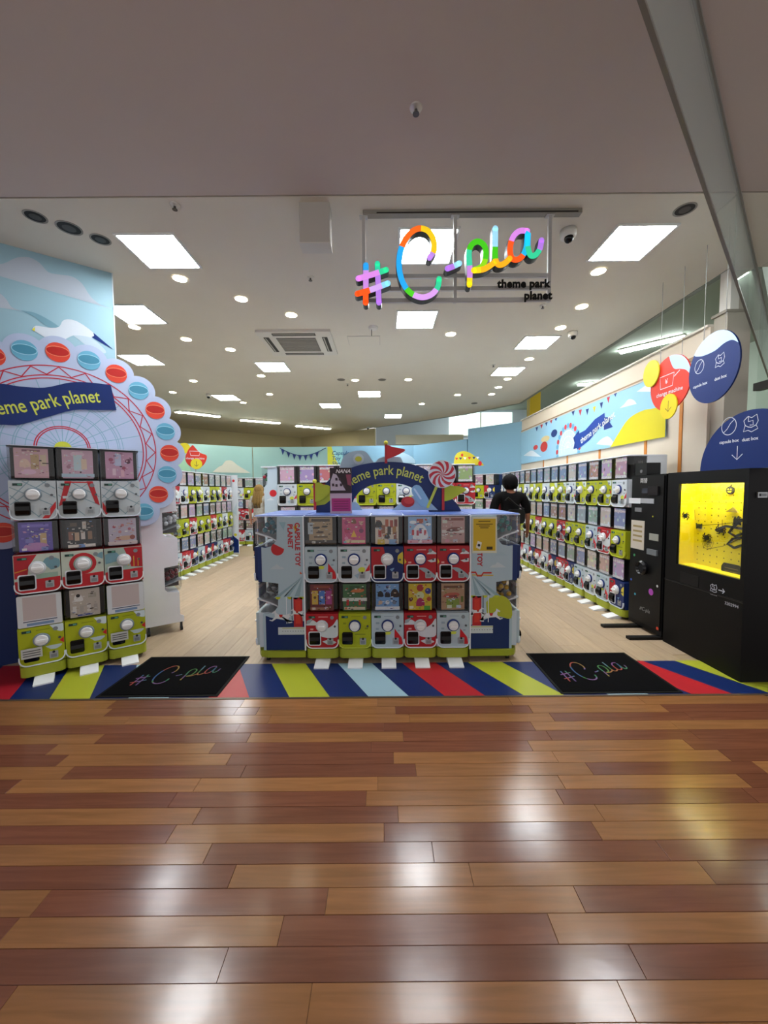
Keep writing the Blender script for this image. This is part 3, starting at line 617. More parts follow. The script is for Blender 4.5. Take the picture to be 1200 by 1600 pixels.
C_STK = [  # left stack, top row left to right, then middle, bottom
 drawn_card('#c9a0a8', [('b',.5,.92,.2,'#8a5a6a'),('g',.3,.5,.3,'#d8b8a8'),('v',.6,.55,.4,'#b89a70'),('v',.85,.6,.3,'#c9b49a'),('e',.4,.2,.3,'#d8b0c8'),('b',.95,.5,.1,'#2a2220')]),
 drawn_card('#c8a2b4', [('e',.5,.85,.3,'#d8b8c8'),('v',.5,.55,.45,'#b8ccd4'),('v',.7,.5,.3,'#d8c0a8'),('c',.2,.4,.14,'#a87a8a'),('b',.5,.1,.4,'#a8c0d0')]),
 drawn_card('#c090ac', [('c',.2,.7,.16,'#a04a6a'),('v',.45,.7,.36,'#b8bcd8'),('c',.8,.65,.2,'#6a2a4a'),('c',.65,.4,.14,'#9a3a5a'),('v',.3,.25,.2,'#d8b8c8'),('v',.6,.2,.2,'#d8a8b8')]),
 drawn_card('#5a48a0', [('b',.5,.88,.3,'#7a68c0'),('b',.5,.68,.12,'#4a3a8a'),('v',.72,.42,.32,'#c0a070'),('g',.3,.4,.22,'#7a70b8'),('e',.5,.15,.5,'#b07ab0'),('r',.15,.08,.14,'#e0d8d8'),('r',.75,.08,.2,'#7a88c0')]),
 drawn_card('#1c1a1c', [('r',.25,.85,.22,'#5a4a3a'),('v',.6,.82,.22,'#c0b8b0'),('v',.15,.45,.24,'#8a5a4a'),('v',.35,.42,.24,'#b89a80'),('v',.55,.45,.22,'#c9c0b8'),('v',.78,.45,.24,'#8a6a50'),('b',.5,.08,.34,'#d8d0c8'),('r',.5,.08,.2,'#6a8ac0')]),
 drawn_card('#b4a8b8', [('c',.2,.7,.12,'#a84a5a'),('c',.5,.75,.12,'#b86a6a'),('c',.75,.6,.12,'#a85a6a'),('c',.4,.5,.12,'#b87a7a'),('h',.5,.25,.3,'#c09a80'),('c',.85,.28,.2,'#8a3a2a'),('b',.5,.08,.4,'#c8b4b0')]),
 drawn_card('#bfb4aa', [('e',.2,.66,.16,'#b06a60'),('e',.5,.66,.16,'#b87a70'),('e',.8,.66,.16,'#b06a68'),('e',.2,.45,.16,'#b87068'),('e',.5,.45,.16,'#b06a60'),('e',.8,.45,.16,'#a86a60'),('b',.5,.86,.2,'#9aa0b8'),('b',.5,.18,.26,'#8a98a8')]),
 drawn_card('#bcb0a4', [('g',.28,.7,.28,'#e0dcd8'),('c',.28,.78,.14,'#1c1a1a'),('r',.75,.75,.26,'#a8a090'),('v',.15,.28,.2,'#d8d4d0'),('v',.38,.28,.2,'#b0a8a0'),('v',.62,.28,.2,'#d0ccc8'),('v',.85,.28,.2,'#a8a098'),('b',.5,.06,.2,'#4a5a9a')]),
 drawn_card('#bfb4c4', [('v',.2,.55,.24,'#c07a98'),('v',.42,.6,.22,'#8a8ac0'),('v',.62,.55,.24,'#c0a0b8'),('v',.84,.6,.24,'#7a80b0'),('b',.5,.14,.26,'#c0b8b0')]),
]
CARD_COLS = ['#c9a3b0','#b08aa0','#8a93b8','#c4b09a','#a87f6c','#93a89a','#c7bcb4','#7f8fae','#b59ac0','#a0a8ae','#caa9a0','#8d7a70']

def machine(x, y, z, rz, var, label, group, card=None, lid=None, base=False, foot=True, ramp=False, lod=0):
    v = VAR[var]
    t = thing('capsule_machine', label, 'capsule machine', (x, y, z), rz, group)
    link('body', BODY[v['body']], t)
    link('front_panel', v['p'], t); link('panel_lip', LIPS[v['lip']], t)
    link('clear_case', PARTS['case'], t)
    if not ramp: link('inner_bin', PARTS['back'], t)
    if card is None:
        c = link('display_card', PARTS['cardplate'], t); c.color = (*lin(random.choice(CARD_COLS)), 1)
    elif card != 'none': link('display_card', card, t)
    if ramp: link('capsule_ramp', PARTS['ramp'], t)
    d = link('dial', PARTS[v['ring']], t); link('knob', PARTS['knob'], d)
    c = link('capsule_chute', PARTS['chute'], t)
    if var in ('red', 'redw', 'redteal', 'bigred', 'redgold', 'navy'): link('chute_frame', PARTS['chute_frame'], c)
    link('coin_return', PARTS['coin'], t)
    if lod < 2: link('price_plate', PARTS['price'], t); link('coin_lock', PARTS['lock'], t)
    if lid: link('lid', lid, t)
    if base:
        link('base_skirt', SKIRT, t); link('casters', CASTERS, t)
        if foot: link('foot_block', FOOT, t)
    return t
TIER3 = ['bottom', 'middle', 'top']

# --- front centre island: five columns, two tiers, facing the entrance
IY = 3.225; IX0 = -.672
isl_var = [['redw', 'lime', 'sky', 'redw', 'sky'], ['sky', 'skyw', 'navy', 'red', 'red']]
for t_ in range(2):
    for i in range(5):
        v = isl_var[t_][i]
        machine(IX0+HW+i*W, IY, BASE+t_*T, 0, v, '%s capsule machine, %s tier of front centre island, %s from left' % (VAR[v]['name'], ['lower', 'upper'][t_], ordn(i)),
                'machines on the front centre island', C_ISL[(1-t_)*5+i], LID_BLUE if t_ else None, t_ == 0)

# --- the island cabinet: printed side panels, core and blue top
ILX, IRX = -1.097, 1.150       # outer faces of the end machines
cab = thing('island_cabinet', 'blue-topped white cabinet body behind the front island machines', 'cabinet', (0, IY, 0))
TOP2 = BASE+2*T
MB().box(IX0+.004, IX0+5*W-.002, DEP+.01, 1.0, .05, TOP2-.015, mt('#c9d0d8', .5)).build('core', cab)
MB().box(IX0+.002, IX0+5*W-.001, DEP+.005, 1.02, TOP2-.013, TOP2, mt('#4c66a8', .35)).build('top_board', cab)
FI = Fr(0, IY, 0)
def carousel_panel(side):
    """side=-1: panel left of the machines, +1: right; u measured from the inner edge outward"""
    cab = thing('end_panel_unit', 'printed carousel side panel with %s on the front island %s end' % (('CAPSULE TOY PLANET lettering', 'left') if side < 0 else ('cloud and TOY lettering', 'right')), 'side panel', (0, IY, 0))
    xi = IX0-.004 if side < 0 else IX0+5*W+.004
    X = lambda u: xi + side*u
    Wd = .40; z0, z1 = .10, TOP2-.012
    def bin_notch(zb): return [(Wd, zb+.26), (.245, zb+.26), (.245, zb+.07), (.262, zb+.03), (.30, zb+.012), (Wd-.045, zb)]
    # panel outline with two notches where the clear bins stick out
    out = [(0, z0), (.362, z0), (.362, BASE+.30)] + [(.33, BASE+.295), (.27, BASE+.31), (.232, BASE+.36), (.225, BASE+.556), (.362, BASE+.575), (.362, BASE+T+.30), (.33, BASE+T+.295), (.27, BASE+T+.31), (.232, BASE+T+.36), (.225, z1), (0, z1)]
    P = MB().prism([(X(u), z) for u, z in out], -.006, .006, mt('#a8bdc8', .5)).build('side_panel', cab)
    f = MB()
    def fl(pts, k, hx): f.flat([(X(u), z) for u, z in pts], -.0064-.0004*k, mt(hx, .5))
    fl([(0, z0), (.34, z0), (.34, .40), (.30, .385), (.18, .36), (0, .35)] if side < 0 else [(0, z0), (.34, z0), (.34, .36), (.2, .38), (0, .30)], 0, '#142a5e')
    if side > 0: fl(spline([(.14, .50), (.2, .56), (.3, .55), (.355, .48), (.355, .36), (.25, .38), (.15, .38)], 3), 1, '#a9b030')
    # canopy stripes
    apex = (.02, .735)
    for k in range(6):
        a0 = .0+.045*k; a1 = a0+.045
        fl([apex, (a0, .565-.012*(k > 3)), (a1, .565-.012*(k > 3))], 2, '#88a3ae' if k % 2 else '#a9c0c9')
    for k in range(5): fl(circ(.03+.05*k, .562, .022, 10, PI, 2*PI), 3, '#b4bc2e' if k % 2 == 0 else '#a9c0c9')
    fl([(.025, .555), (.10, .555), (.10, .30), (.025, .30)], 3, '#b0272b'); fl([(.04, .53), (.085, .53), (.085, .33), (.04, .33)], 4, '#c53a2e')
    for (u, a, b) in ((.115, .36, .56), (.16, .33, .56)): fl(ln(u, a, u, b, .006), 5, '#1c2a4a' if u < .13 else '#dfe3ea')
    def horse(cu, cz, s, hx):
        H = [(-1.1,.1),(-1.3,.35),(-1.0,.45),(-.7,.3),(.1,.3),(.45,.55),(.5,.85),(.65,.75),(.95,.55),(.9,.42),(.65,.5),(.6,.1),(.95,-.3),(1.2,-.25),(1.25,-.35),(.9,-.45),(.45,-.15),(-.3,-.2),(-.75,-.2),(-1.0,-.55),(-1.35,-.5),(-1.35,-.62),(-.9,-.68),(-.95,-.1)]
        fl([(cu+s*a, cz+s*b) for a, b in H], 6, hx); fl([(cu-.3*s, cz+.32*s), (cu+.15*s, cz+.32*s), (cu+.05*s, cz), (cu-.2*s, cz)], 7, '#b8322c')
    horse(.215 if side < 0 else .19, .385, .075, '#d3d8dc'); horse(.075, .42, .05, '#d3d8dc')
    fl([(0, .235), (.235, .235), (.235, .30), (0, .30)] if side < 0 else [(0, .235), (.20, .235), (.20, .30), (0, .30)], 6, '#c3ccd0')
    for k in range(9): fl(circ(.02+.022*k, .265, .004, 6), 7, '#4a5060')
    fl([(0, .288), (.2, .288), (.2, .294), (0, .294)], 7, '#b0b44a')
    if side < 0:
        fl(circ(.225, BASE+T+.285, .055, 18, PI, 2.3*PI), 3, '#b8282c')
        fl(cloud(.23, .80, .055), 2, '#b6c3ca')
        fl([(.15, 1.20), (.21, 1.20), (.17, 1.13)], 2, '#8fb0bd'); fl([(.05, 1.18), (.09, 1.16), (.07, 1.11)], 2, '#c9a82e')
        fl([(.02, .76), (.04, .78), (.04, .755)], 3, '#d05a20')
        for body, u0, zc in (('CAPSULE TOY', .055, 1.01), ('PLANET', .115, 1.08)):
            f.text(body, .058, mt('#b02a30', .5), lambda a, b, u0=u0, zc=zc: (X(u0)+b-.02, -.0085, zc-a), .002)
    else:
        fl(cloud(.235, .80, .06), 2, '#bcc8ce'); fl(cloud(.26, .90, .05), 2, '#a3bac6')
        fl([(.11, .985), (.16, 1.005), (.17, 1.0), (.125, .97)], 3, '#16306e'); fl([(.155, .975), (.18, .985), (.17, .965)], 3, '#16306e')
        fl(ribbon_poly([(0, .76), (.05, .76), (.065, .73), (.10, .73), (.115, .755), (.18, .755)], .014), 3, '#b8322c'); fl(ln(.02, .738, .2, .732, .01), 2, '#c9a82e')
        f.text('TOY', .058, mt('#b02a30', .5), lambda a, b: (X(.085)+b-.02, -.0085, .872-a), .002)
    f.build('panel_print', P)
    MB().prism([(X(u), y) for u, y in [(0, -.03), (.32, -.03), (.38, -.01), (.41, .04), (.41, .9), (0, .9)]], .045, .098, mt('#98a02c', .4), 'z').build('base_skirt', cab)
    MB().box(min(X(-.003), X(.009)), max(X(-.003), X(.009)), -.02, .0, .10, z1, mt('#dfe3ea', .4)).build('corner_strip', cab)
    for (u, y) in ((.33, .02), (.33, .84)):
        MB().lathe([(.024, -.012), (.024, .012)], pK, (X(u), y, .025), 'x', 14).box(X(u)-.008, X(u)+.008, y-.015, y+.015, .025, .05, pDk).build('caster', cab)
    return P
carousel_panel(-1); carousel_panel(1)
capc = [mt('#2f7f8a', .25), mt('#3a6f86', .25)]
def capsule(pos, r, top, bot, label, group):
    b = MB()
    n = 12; m_ = 8
    b.ball((0,0,0), r, top, n, m_)
    t = b.build('toy_capsule', None, True); t.location = pos; t.rotation_euler = (random.uniform(0, 3), random.uniform(0, 3), 0)
    k = MB().lathe([(r*1.02, -r*.06), (r*1.04, 0), (r*1.02, r*.06)], bot, n=14).build('seam_band', t)
    return tag(t, label, 'toy capsule', group)
for side in (-1, 1):
    sd = 'left' if side < 0 else 'right'
    for t_ in range(2):
        for k in range(3):
            v = [['sky', 'redw', 'lime'], ['navy', 'sky', 'red']][t_][k]
            x = ILX if side < 0 else IRX; y = IY+.004+HW+k*W
            machine(x-side*.02, y+.006, BASE+t_*T, side*PI/2, v, '%s capsule machine, %s tier, %s back on island %s end' % (VAR[v]['name'], ['lower', 'upper'][t_], ordn(k), sd),
                    'machines on the island ends', None, LID_BLUE if t_ else None, False, False, ramp=(k == 0), lod=1)
        hx = {(-1, 1): '#2d6f80', (-1, 0): '#6f7378', (1, 1): '#2f7f7a', (1, 0): '#b8902a'}[(side, t_)]
        nm = {(-1, 1): 'teal', (-1, 0): 'grey', (1, 1): 'green', (1, 0): 'amber'}[(side, t_)]
        xf = ILX if side < 0 else IRX
        for q in range(9):
            a, b = q % 3, q//3
            capsule((xf-side*(.075+.05*a+.008*b), IY+.055+.045*((a+b) % 3), BASE+t_*T+.440+.042*b-.020*a), .023, mt(hx, .25), mt('#c9ced2', .3),
                    '%s toy capsule in the %s clear bin at the island %s end' % (nm, ['lower', 'upper'][t_], sd), '%s capsules in the %s %s bin' % (nm, sd, ['lower', 'upper'][t_]))
# yellow notice on the right panel
FN = Fr(0, IY-.012, 0)
nt_ = thing('notice_sheet', 'yellow paper notice in a white sleeve on island right side panel', 'notice', (0, IY-.012, 0))
q0 = FN.uv(737, 806); q1 = FN.uv(776, 864)
MB().box(q0[0]+.004, q1[0], -.003, .0, q1[1], q0[1]-.01, mt('#cfd2c0', .4)).build('sleeve', nt_)
MB().box(q0[0]+.014, q1[0]-.012, -.0045, -.003, q1[1]+.02, q0[1]-.025, mt('#c9a92a', .5)).build('paper', nt_)
nb = MB(); cx = (q0[0]+q1[0])/2
for k, (w_, z_) in enumerate(((.10, .045), (.14, .07), (.09, .085), (.07, .10))): nb.box(cx-w_/2, cx+w_/2, -.005, -.0045, q0[1]-z_-.005, q0[1]-z_+.003, mt('#6e5a1c', .6))
nb.prism([(cx-.07, q1[1]+.05), (cx-.035, q1[1]+.03), (cx-.02, q1[1]+.09), (cx-.055, q1[1]+.105)], -.0055, -.0045, mt('#d8d8d0', .4)); nb.prism(circ(cx-.045, q1[1]+.068, .012, 10), -.006, -.0055, pDk)
nb.box(cx+.02, cx+.07, -.0055, -.0045, q1[1]+.03, q1[1]+.055, mt('#3a3018', .5)); nb.build('print', nt_)

# --- arch sign on the island
AY = 3.60; FA = Fr(0, AY, 0)
arch = thing('arch_sign', 'navy theme park planet arch cutout with lollipop and pennants on the front island', 'arch sign', (0, AY, TOP2))
def A(L): return [(x, z-TOP2) for x, z in FA.pts(L)]
cen = FA.uv(608, 798); ax, az = cen[0], 0
so = A([(494,797),(497,775),(507,757),(525,742),(548,731),(575,724),(605,721.5),(637,724),(662,732),(678,745),(688,760),(699,771),(710,783),(721,797)])
so = spline(so, 3); so[0] = (so[0][0], .001); so[-1] = (so[-1][0], .001)
si = spline(A([(670,797),(664,780),(650,766),(630,757),(608,755),(585,757),(566,765),(553,780),(548,797)]), 3); si[0] = (si[0][0], .001); si[-1] = (si[-1][0], .001)
# back layer: pale grey-blue cloud hills
for nm, L, hx in (('cloud_cutout', [(530,797),(530,735),(538,712),(555,704),(572,706),(584,722),(592,716),(604,713),(618,714),(630,722),(640,797)], '#8fa0ad'),):
    P_ = spline(A(L), 3); P_ = [(x, max(z, .001)) for x, z in P_]
    Lh = [q for q in P_ if q[1] > .30]
    ins = si
    MB().prism(Lh, .02, .026, mt(hx, .5)).build(nm, arch)
MB().prism(so+si, 0, .012, mt('#0f2558', .4)).build('arch', arch)
ap = MB()
# yellow hill and pale blue hill left of the poster, pale right foot
ap.flat(spline(A([(494,790),(494,756),(505,757),(512,765),(518,778),(508,788)]), 3), -.001, mt('#a9b030'))
ap.build('arch_print', arch)
# light-blue feet inside the arch opening
for L in ([(526,797),(540,790),(556,784),(566,797)], [(612,797),(628,785),(645,775),(660,775),(672,785),(684,797)]):
    q = [(x, max(z, .001)) for x, z in spline(A(L), 3)]
    MB().prism(q, -.012, -.002, mt('#9db8cf', .5)).build('pale_hill', arch)
# lettering on the arch
TR = (FA.uv(608, 722)[1]-TOP2); 
tb = MB()
def arc_pt(s, h):   # s: along the arch from its crown, h: up
    px = 608 + s; return px
R0 = .62; zc = TR-.115-R0
def on_arc(a, b):
    t = (a*.8-.05)/R0; r = R0+b; return (ax-.006+r*math.sin(t), -.002, zc+r*math.cos(t))
tb.text('theme park planet', .125, mt('#b9bf5a', .45), on_arc, .0012, space=1.0)
tb.build('lettering', arch)
# coin on the grey cloud
c_ = A([(560,717)])[0]
MB().prism(circ(c_[0], c_[1], .05, 20), .012, .02, mt('#a9b4bc', .5)).prism(circ(c_[0], c_[1], .032, 18, ry=.025), .008, .012, mt('#a9a83a', .5)).build('coin_cutout', arch)
# flags
def pennant(x_px, y0, y1, hxp, L, hxf):
    a = A([(x_px, y0)])[0]; b = A([(x_px, y1)])[0]
    p = MB().box(a[0]-.012, a[0]+.012, -.02, -.012, max(b[1], .001), a[1], mt(hxp, .4)).build('flag_pole', arch)
    MB().ball((a[0], -.016, a[1]+.012), .02, mt('#c9c23a', .4), 10, 6).build('finial', p)
    MB().prism(spline(A(L), 4), -.022, -.016, mt(hxf, .4)).build('pennant', p)
pennant(603, 694, 724, '#a02630', [(604,695),(615,699),(633,703),(622,711),(604,718)], '#a9232b')
pennant(692, 754, 797, '#b0272f', [(694,755),(705,759),(717,760),(728,765),(715,774),(703,781),(694,783)], '#a6ad2c')
pennant(492, 754, 797, '#b0272f', [(493,752),(500,757),(512,758),(520,764),(512,774),(502,782),(493,784)], '#a6ad2c')
# capsule pill, lollipop, round candy
pa, pb_ = A([(651,766)])[0], A([(662,784)])[0]
MB().prism(ribbon_poly([pa, pb_], .10), -.02, -.012, mt('#7fa6c4', .4)).build('capsule_cutout', arch)
MB().prism(ribbon_poly([(pa[0]-.022, pa[1]+.01), (pb_[0]-.03, pb_[1]+.03)], .016), -.0215, -.02, mt('#b8cfe0', .4)).build('capsule_highlight', arch)
c_ = A([(637,784)])[0]
MB().prism(circ(c_[0], c_[1], .062, 20, ry=.05), -.026, -.018, mt('#a8242c', .4)).prism(circ(c_[0]+.01, c_[1]+.01, .045, 18, ry=.03), -.028, -.026, mt('#c23a3a', .4)).build('candy_cutout', arch)
c_ = A([(690,741)])[0]; s_ = A([(668,792)])[0]
MB().prism(ribbon_poly([(c_[0], c_[1]), s_], .024), -.026, -.018, mt('#b4ba4a', .4)).build('lollipop_stick', arch)
lol = MB().prism(circ(c_[0], c_[1], .128, 32), -.034, -.026, mt('#c6c9cf', .4))
for k in range(9):
    a0 = 2*PI*k/9; Lp = []; Rp = []
    for j in range(9):
        r = .122*j/8; tw = a0+1.1*(j/8); Lp.append((c_[0]+r*math.cos(tw), c_[1]+r*math.sin(tw))); Rp.append((c_[0]+r*math.cos(tw+.36), c_[1]+r*math.sin(tw+.36)))
    n = 9; lol.add([(p[0], -.0346, p[1]) for p in Lp]+[(p[0], -.0346, p[1]) for p in Rp], [(i, n+i, n+i+1, i+1) for i in range(n-1)], mt('#b02838', .4))
lol.build('lollipop', arch)
# poster in a holder in front of the arch
FP = Fr(0, 3.40, 0); q0 = FP.uv(515, 731); q1 = FP.uv(550, 796)
ps = thing('poster', 'dark NANA poster with magenta notice in a clear stand on the front island', 'poster', (0, 3.40, TOP2))
x0, x1, zt = q0[0], q1[0], q0[1]-TOP2; zb = .003
MB().box(x0, x1, 0, .004, zb, zt, mt('#c0a8b8', .4)).build('backing', ps)
MB().box(x0, x1, -.002, 0, zt-.225, zt, mt('#2a1a22', .4)).build('upper_sheet', ps)
MB().box(x0+.014, x1-.012, -.002, 0, zb+.02, zb+.135, mt('#a8286c', .4)).build('lower_sheet', ps)
pp = MB(); pp.text('NANA', .045, mt('#d8d0d4', .4), lambda a, b: ((x0+x1)/2+.02+a, -.0025, zt-.045+b), .001, shear=.3)
pp.flat([(x0+.03, zt-.05), (x0+.06, zt-.06), (x0+.14, zt-.2), (x0+.005, zt-.2), (x0+.005, zt-.12)], -.0024, mt('#b8aab8', .4))
for k, (u, v) in enumerate(((.06, .1), (.09, .1), (.03, .15), (.06, .155), (.1, .15), (.13, .16))): pp.flat(item('r', 0, 0, .0) if False else [(x0+u-.011, zt-v-.012), (x0+u+.011, zt-v-.012), (x0+u+.008, zt-v+.012), (x0+u-.011, zt-v+.012)], -.0028, mt('#3a2a34', .4))
pp.flat([(x1-.05, zt-.06), (x1-.005, zt-.06), (x1-.005, zt-.16), (x1-.035, zt-.15)], -.0026, mt('#8a4058', .4))
for k in range(4): pp.flat([(x0+.03, zb+.04+.022*k), (x1-.03, zb+.04+.022*k), (x1-.03, zb+.046+.022*k), (x0+.03, zb+.046+.022*k)], -.0024, mt('#6e1a4a', .4))
pp.build('poster_print', ps)
MB().box(x0, x1, -.03, .05, 0, .003, CLEAR).build('stand_foot', ps)

# --- left stack by the mural: three columns, three tiers
SA = math.radians(36.3); sxv = (math.cos(SA), math.sin(SA)); s0 = (-2.815, 2.885)
stk = [['limes', 'limes', 'limes'], ['redteal', 'bigred', 'redgold'], ['lattice', 'tracks', 'lattice2']]
for t_ in range(3):
    for i in range(3):
        d = HW+i*W; v = stk[t_][i]
        o = machine(s0[0]+sxv[0]*d, s0[1]+sxv[1]*d, BASE+t_*T, SA, v, '%s capsule machine in stack before Ferris wheel, %s tier, %s column' % (VAR[v]['name'], TIER3[t_], ['left', 'middle', 'right'][i]),
                'machines in the stack before the Ferris wheel', C_STK[(2-t_)*3+i], LID_DARK if t_ == 2 else None, t_ == 0)
        if t_ == 0 and i in (0, 2):   # paper sign over the chute
            sg = MB().box(-.118, .004, -.066, -.062, .075, .15, mt('#b9b9b4', .5)); 
            for k in range(3): sg.box(-.108, -.006, -.0665, -.066, .09+.018*k, .098+.018*k, mt('#5a5a58', .6))
            sg.build('paper_sign', o)
        if t_ == 0 and i != 1:        # white card frame in the bottom outer machines
            MB().prism(rrect(-HW+.008, HW-.008, .306, .552, .01), -.026, -.021, mt('#c9cccf', .35)).flat([(-.098,.36),(.098,.36),(.098,.54),(-.098,.54)], -.0262, mt('#b8aaa8', .3)).flat([(-.1,.345),(.1,.345),(.1,.352),(-.1,.352)], -.0262, mt('#2a3050', .4)).flat([(-.08,.315),(.08,.315),(.08,.336),(-.08,.336)], -.0262, mt('#7088a8', .4)).build('case_cover', o)
MB  # (machine stack done)
# white-backed end unit behind the stack
et = thing('end_tower', 'plain white end tower with clear capsule bins beside the Ferris wheel', 'cabinet', (-2.41, 3.755, 0), math.radians(WA))
TOP3 = BASE+3*T
prof = [(0, .085)] + [(.33, .085), (.35, .10), (.35, .18), (.335, .2)]
out = [(0, .10), (.37, .10), (.37, .16), (.335, .18), (.335, .42), (.30, .42), (.23, .43), (.205, .46), (.205, .685), (.335, .70), (.335, .985), (.30, .985), (.23, 1.0), (.205, 1.03), (.205, 1.25), (.335, 1.265), (.335, 1.55), (.205, 1.60), (.205, TOP3), (0, TOP3)]
MB().prism(out, 0, .012, mt('#d0d0d8', .5, noise=.02)).build('side_panel', et)
MB().box(-.1, .194, .012, .5, .10, TOP3, mt('#c9ccd4', .5)).box(.194, .335, .012, .5, .10, .42, mt('#c9ccd4', .5)).box(.194, .335, .012, .5, .70, .985, mt('#c9ccd4', .5)).box(.194, .335, .012, .5, 1.265, 1.55, mt('#c9ccd4', .5)).build('body', et)
for zb in (.44, 1.01):
    MB().prism([(.205, zb+.235), (.362, zb+.235), (.362, zb+.04), (.345, zb+.0), (.25, zb), (.205, zb+.03)], .015, .29, CLEAR).build('clear_bin', et)
    MB().prism([(.206, zb+.05), (.36, zb+.10), (.36, zb+.105), (.206, zb+.055)], .02, .28, pGrey).build('bin_shelf', et)
    MB().box(.195, .207, .016, .29, zb+.02, zb+.225, mt('#3a3638', .6)).box(.207, .355, .16, .17, zb+.015, zb+.225, mt('#3a3638', .6)).build('bin_back', et)
MB().lathe([(.026, -.012), (.026, .012)], pK, (.345, .03, .027), 'x', 14).box(.335, .355, .01, .05, .03, .10, pDk).build('caster', et)
MB().lathe([(.026, -.012), (.026, .012)], pK, (.05, .03, .027), 'x', 14).box(.04, .06, .01, .05, .03, .10, pDk).build('caster', et)
ev = Vector((math.cos(math.radians(WA)), math.sin(math.radians(WA)), 0)); en = Vector((-ev.y, ev.x, 0))
for zb, nm, hx in ((.44, 'dark red', '#6a2a30'), (1.01, 'white', '#b9bcc0')):
    for q in range(8):
        p = Vector((-2.41, 3.755, 0)) + ev*(.24+.042*(q % 3)) + en*(.045+.03*(q % 4)); 
        capsule((p.x, p.y, zb+.125+.014*(q % 3)+.04*(q//4)), .024, mt(hx, .25), mt('#9a9ca0', .3), '%s toy capsule in the %s bin of the white end tower' % (nm, 'lower' if zb < 1 else 'upper'), '%s capsules in the end tower bin' % nm)

# --- Ferris wheel cutout on the mural wall
fo = FW.o + FW.n*.082
fw = thing('ferris_wheel_panel', 'large Ferris wheel cutout panel with red and blue cabins on the left mural wall', 'wall panel', (fo.x, fo.y, 0), math.radians(WA))
CU, CZ, RW = -.419, 1.85, .825
def wheel_r(t, rc=.138, base=.80):
    best = base
    for k in range(24):
        d = (t-PI*k/12+PI) % (2*PI)-PI
        if abs(d) < .5:
            s = rc*rc-(RW*math.sin(d))**2
            if s > 0: best = max(best, RW*math.cos(d)+math.sqrt(s))
    return best
outl = [(CU+wheel_r(2*PI*k/288)*math.cos(2*PI*k/288), CZ+wheel_r(2*PI*k/288)*math.sin(2*PI*k/288)) for k in range(288)]
MB().prism(outl, 0, .012, mt('#a2aec8', .5)).build('board', fw)
MB().box(CU-.3, CU-.2, .012, .08, 1.3, 1.4, pGrey).box(CU+.2, CU+.3, .012, .08, 2.2, 2.3, pGrey).build('spacer', fw)
g = MB(); gr = mt('#7c9fb0', .5); rr_ = mt('#b02a3a', .5)
def ringl(r, w_, mat, y): g.line(circ(CU, CZ, r, 96), w_, y, mat, True)
for k in range(24):
    t = PI*k/12
    g.line([(CU+.03*math.cos(t), CZ+.03*math.sin(t)), (CU+.60*math.cos(t), CZ+.60*math.sin(t))], .006, -.0005, gr)
for r in (.245, .31, .325, .40, .415, .44): ringl(r, .006, gr, -.0008)
for r in (.175, .19, .60, .625, .705): ringl(r, .009, rr_, -.0011)
for k in range(48):
    t0, t1 = PI*k/24, PI*(k+1)/24; r0, r1 = (.70, .63) if k % 2 == 0 else (.63, .70)
    g.line([(CU+r0*math.cos(t0), CZ+r0*math.sin(t0)), (CU+r1*math.cos(t1), CZ+r1*math.sin(t1))], .008, -.0013, rr_)
g.prism(circ(CU, CZ, .06, 24), -.0015, -.0005, mt('#b9bd3a', .5)); g.build('wheel_print', fw)
for k in range(24):
    t = PI*k/12; c0, c1, c2_ = ('#c8402e', '#a8201c', '#d9785a') if k % 2 == 0 else ('#5f9db8', '#3f7f98', '#8fc0d4')
    x, z = CU+RW*math.cos(t), CZ+RW*math.sin(t)
    b = MB().prism(circ(x, z, .083, 24), -.004, 0, mt(c0, .5))
    b.flat(circ(x, z+.008, .078, 24, ry=.04), -.005, mt(c1, .5))
    b.line(circ(x, z+.008, .079, 24, ry=.041), .006, -.0055, mt(c2_, .5), True); b.build('cabin', fw)
rb = A  # ribbon banner across the wheel
def FWp(L):
    fr = Fr(fo.x, fo.y, WA); return fr.pts(L)
Lb = FWp([(-30,607),(0,600),(30,604),(70,606),(110,598),(140,598),(173,602),(182,641),(150,641),(115,641),(70,653),(30,664),(0,664),(-30,670)])
MB().prism(spline(Lb[:7], 4)+spline(Lb[7:], 4), -.010, -.006, mt('#12275e', .45)).build('ribbon', fw)
mid = spline(FWp([(-110,640),(-60,645),(0,640),(40,636),(75,630),(110,624),(150,622),(180,624)]), 8)
dl = [0]
for a, b in zip(mid, mid[1:]): dl.append(dl[-1]+math.hypot(b[0]-a[0], b[1]-a[1]))
vs_, _ = text_mesh('theme park planet', .16, .0015, 'RIGHT', 0, 1.0)
def on_mid(a, b):
    s = dl[-1]-.115+a*.68
    for i in range(len(mid)-1):
        if s <= dl[i+1] or i == len(mid)-2:
            tt = (s-dl[i])/((dl[i+1]-dl[i]) or 1); p = (mid[i][0]+(mid[i+1][0]-mid[i][0])*tt, mid[i][1]+(mid[i+1][1]-mid[i][1])*tt)
            dx, dz = mid[i+1][0]-mid[i][0], mid[i+1][1]-mid[i][1]; l = math.hypot(dx, dz)
            return (p[0]-dz/l*(b-.04), -.0108, p[1]+dx/l*(b-.04))
tb2 = MB(); tb2.text('theme park planet', .16, mt('#b9bf4a', .45), on_mid, .0015, 'RIGHT'); tb2.build('ribbon_lettering', fw)

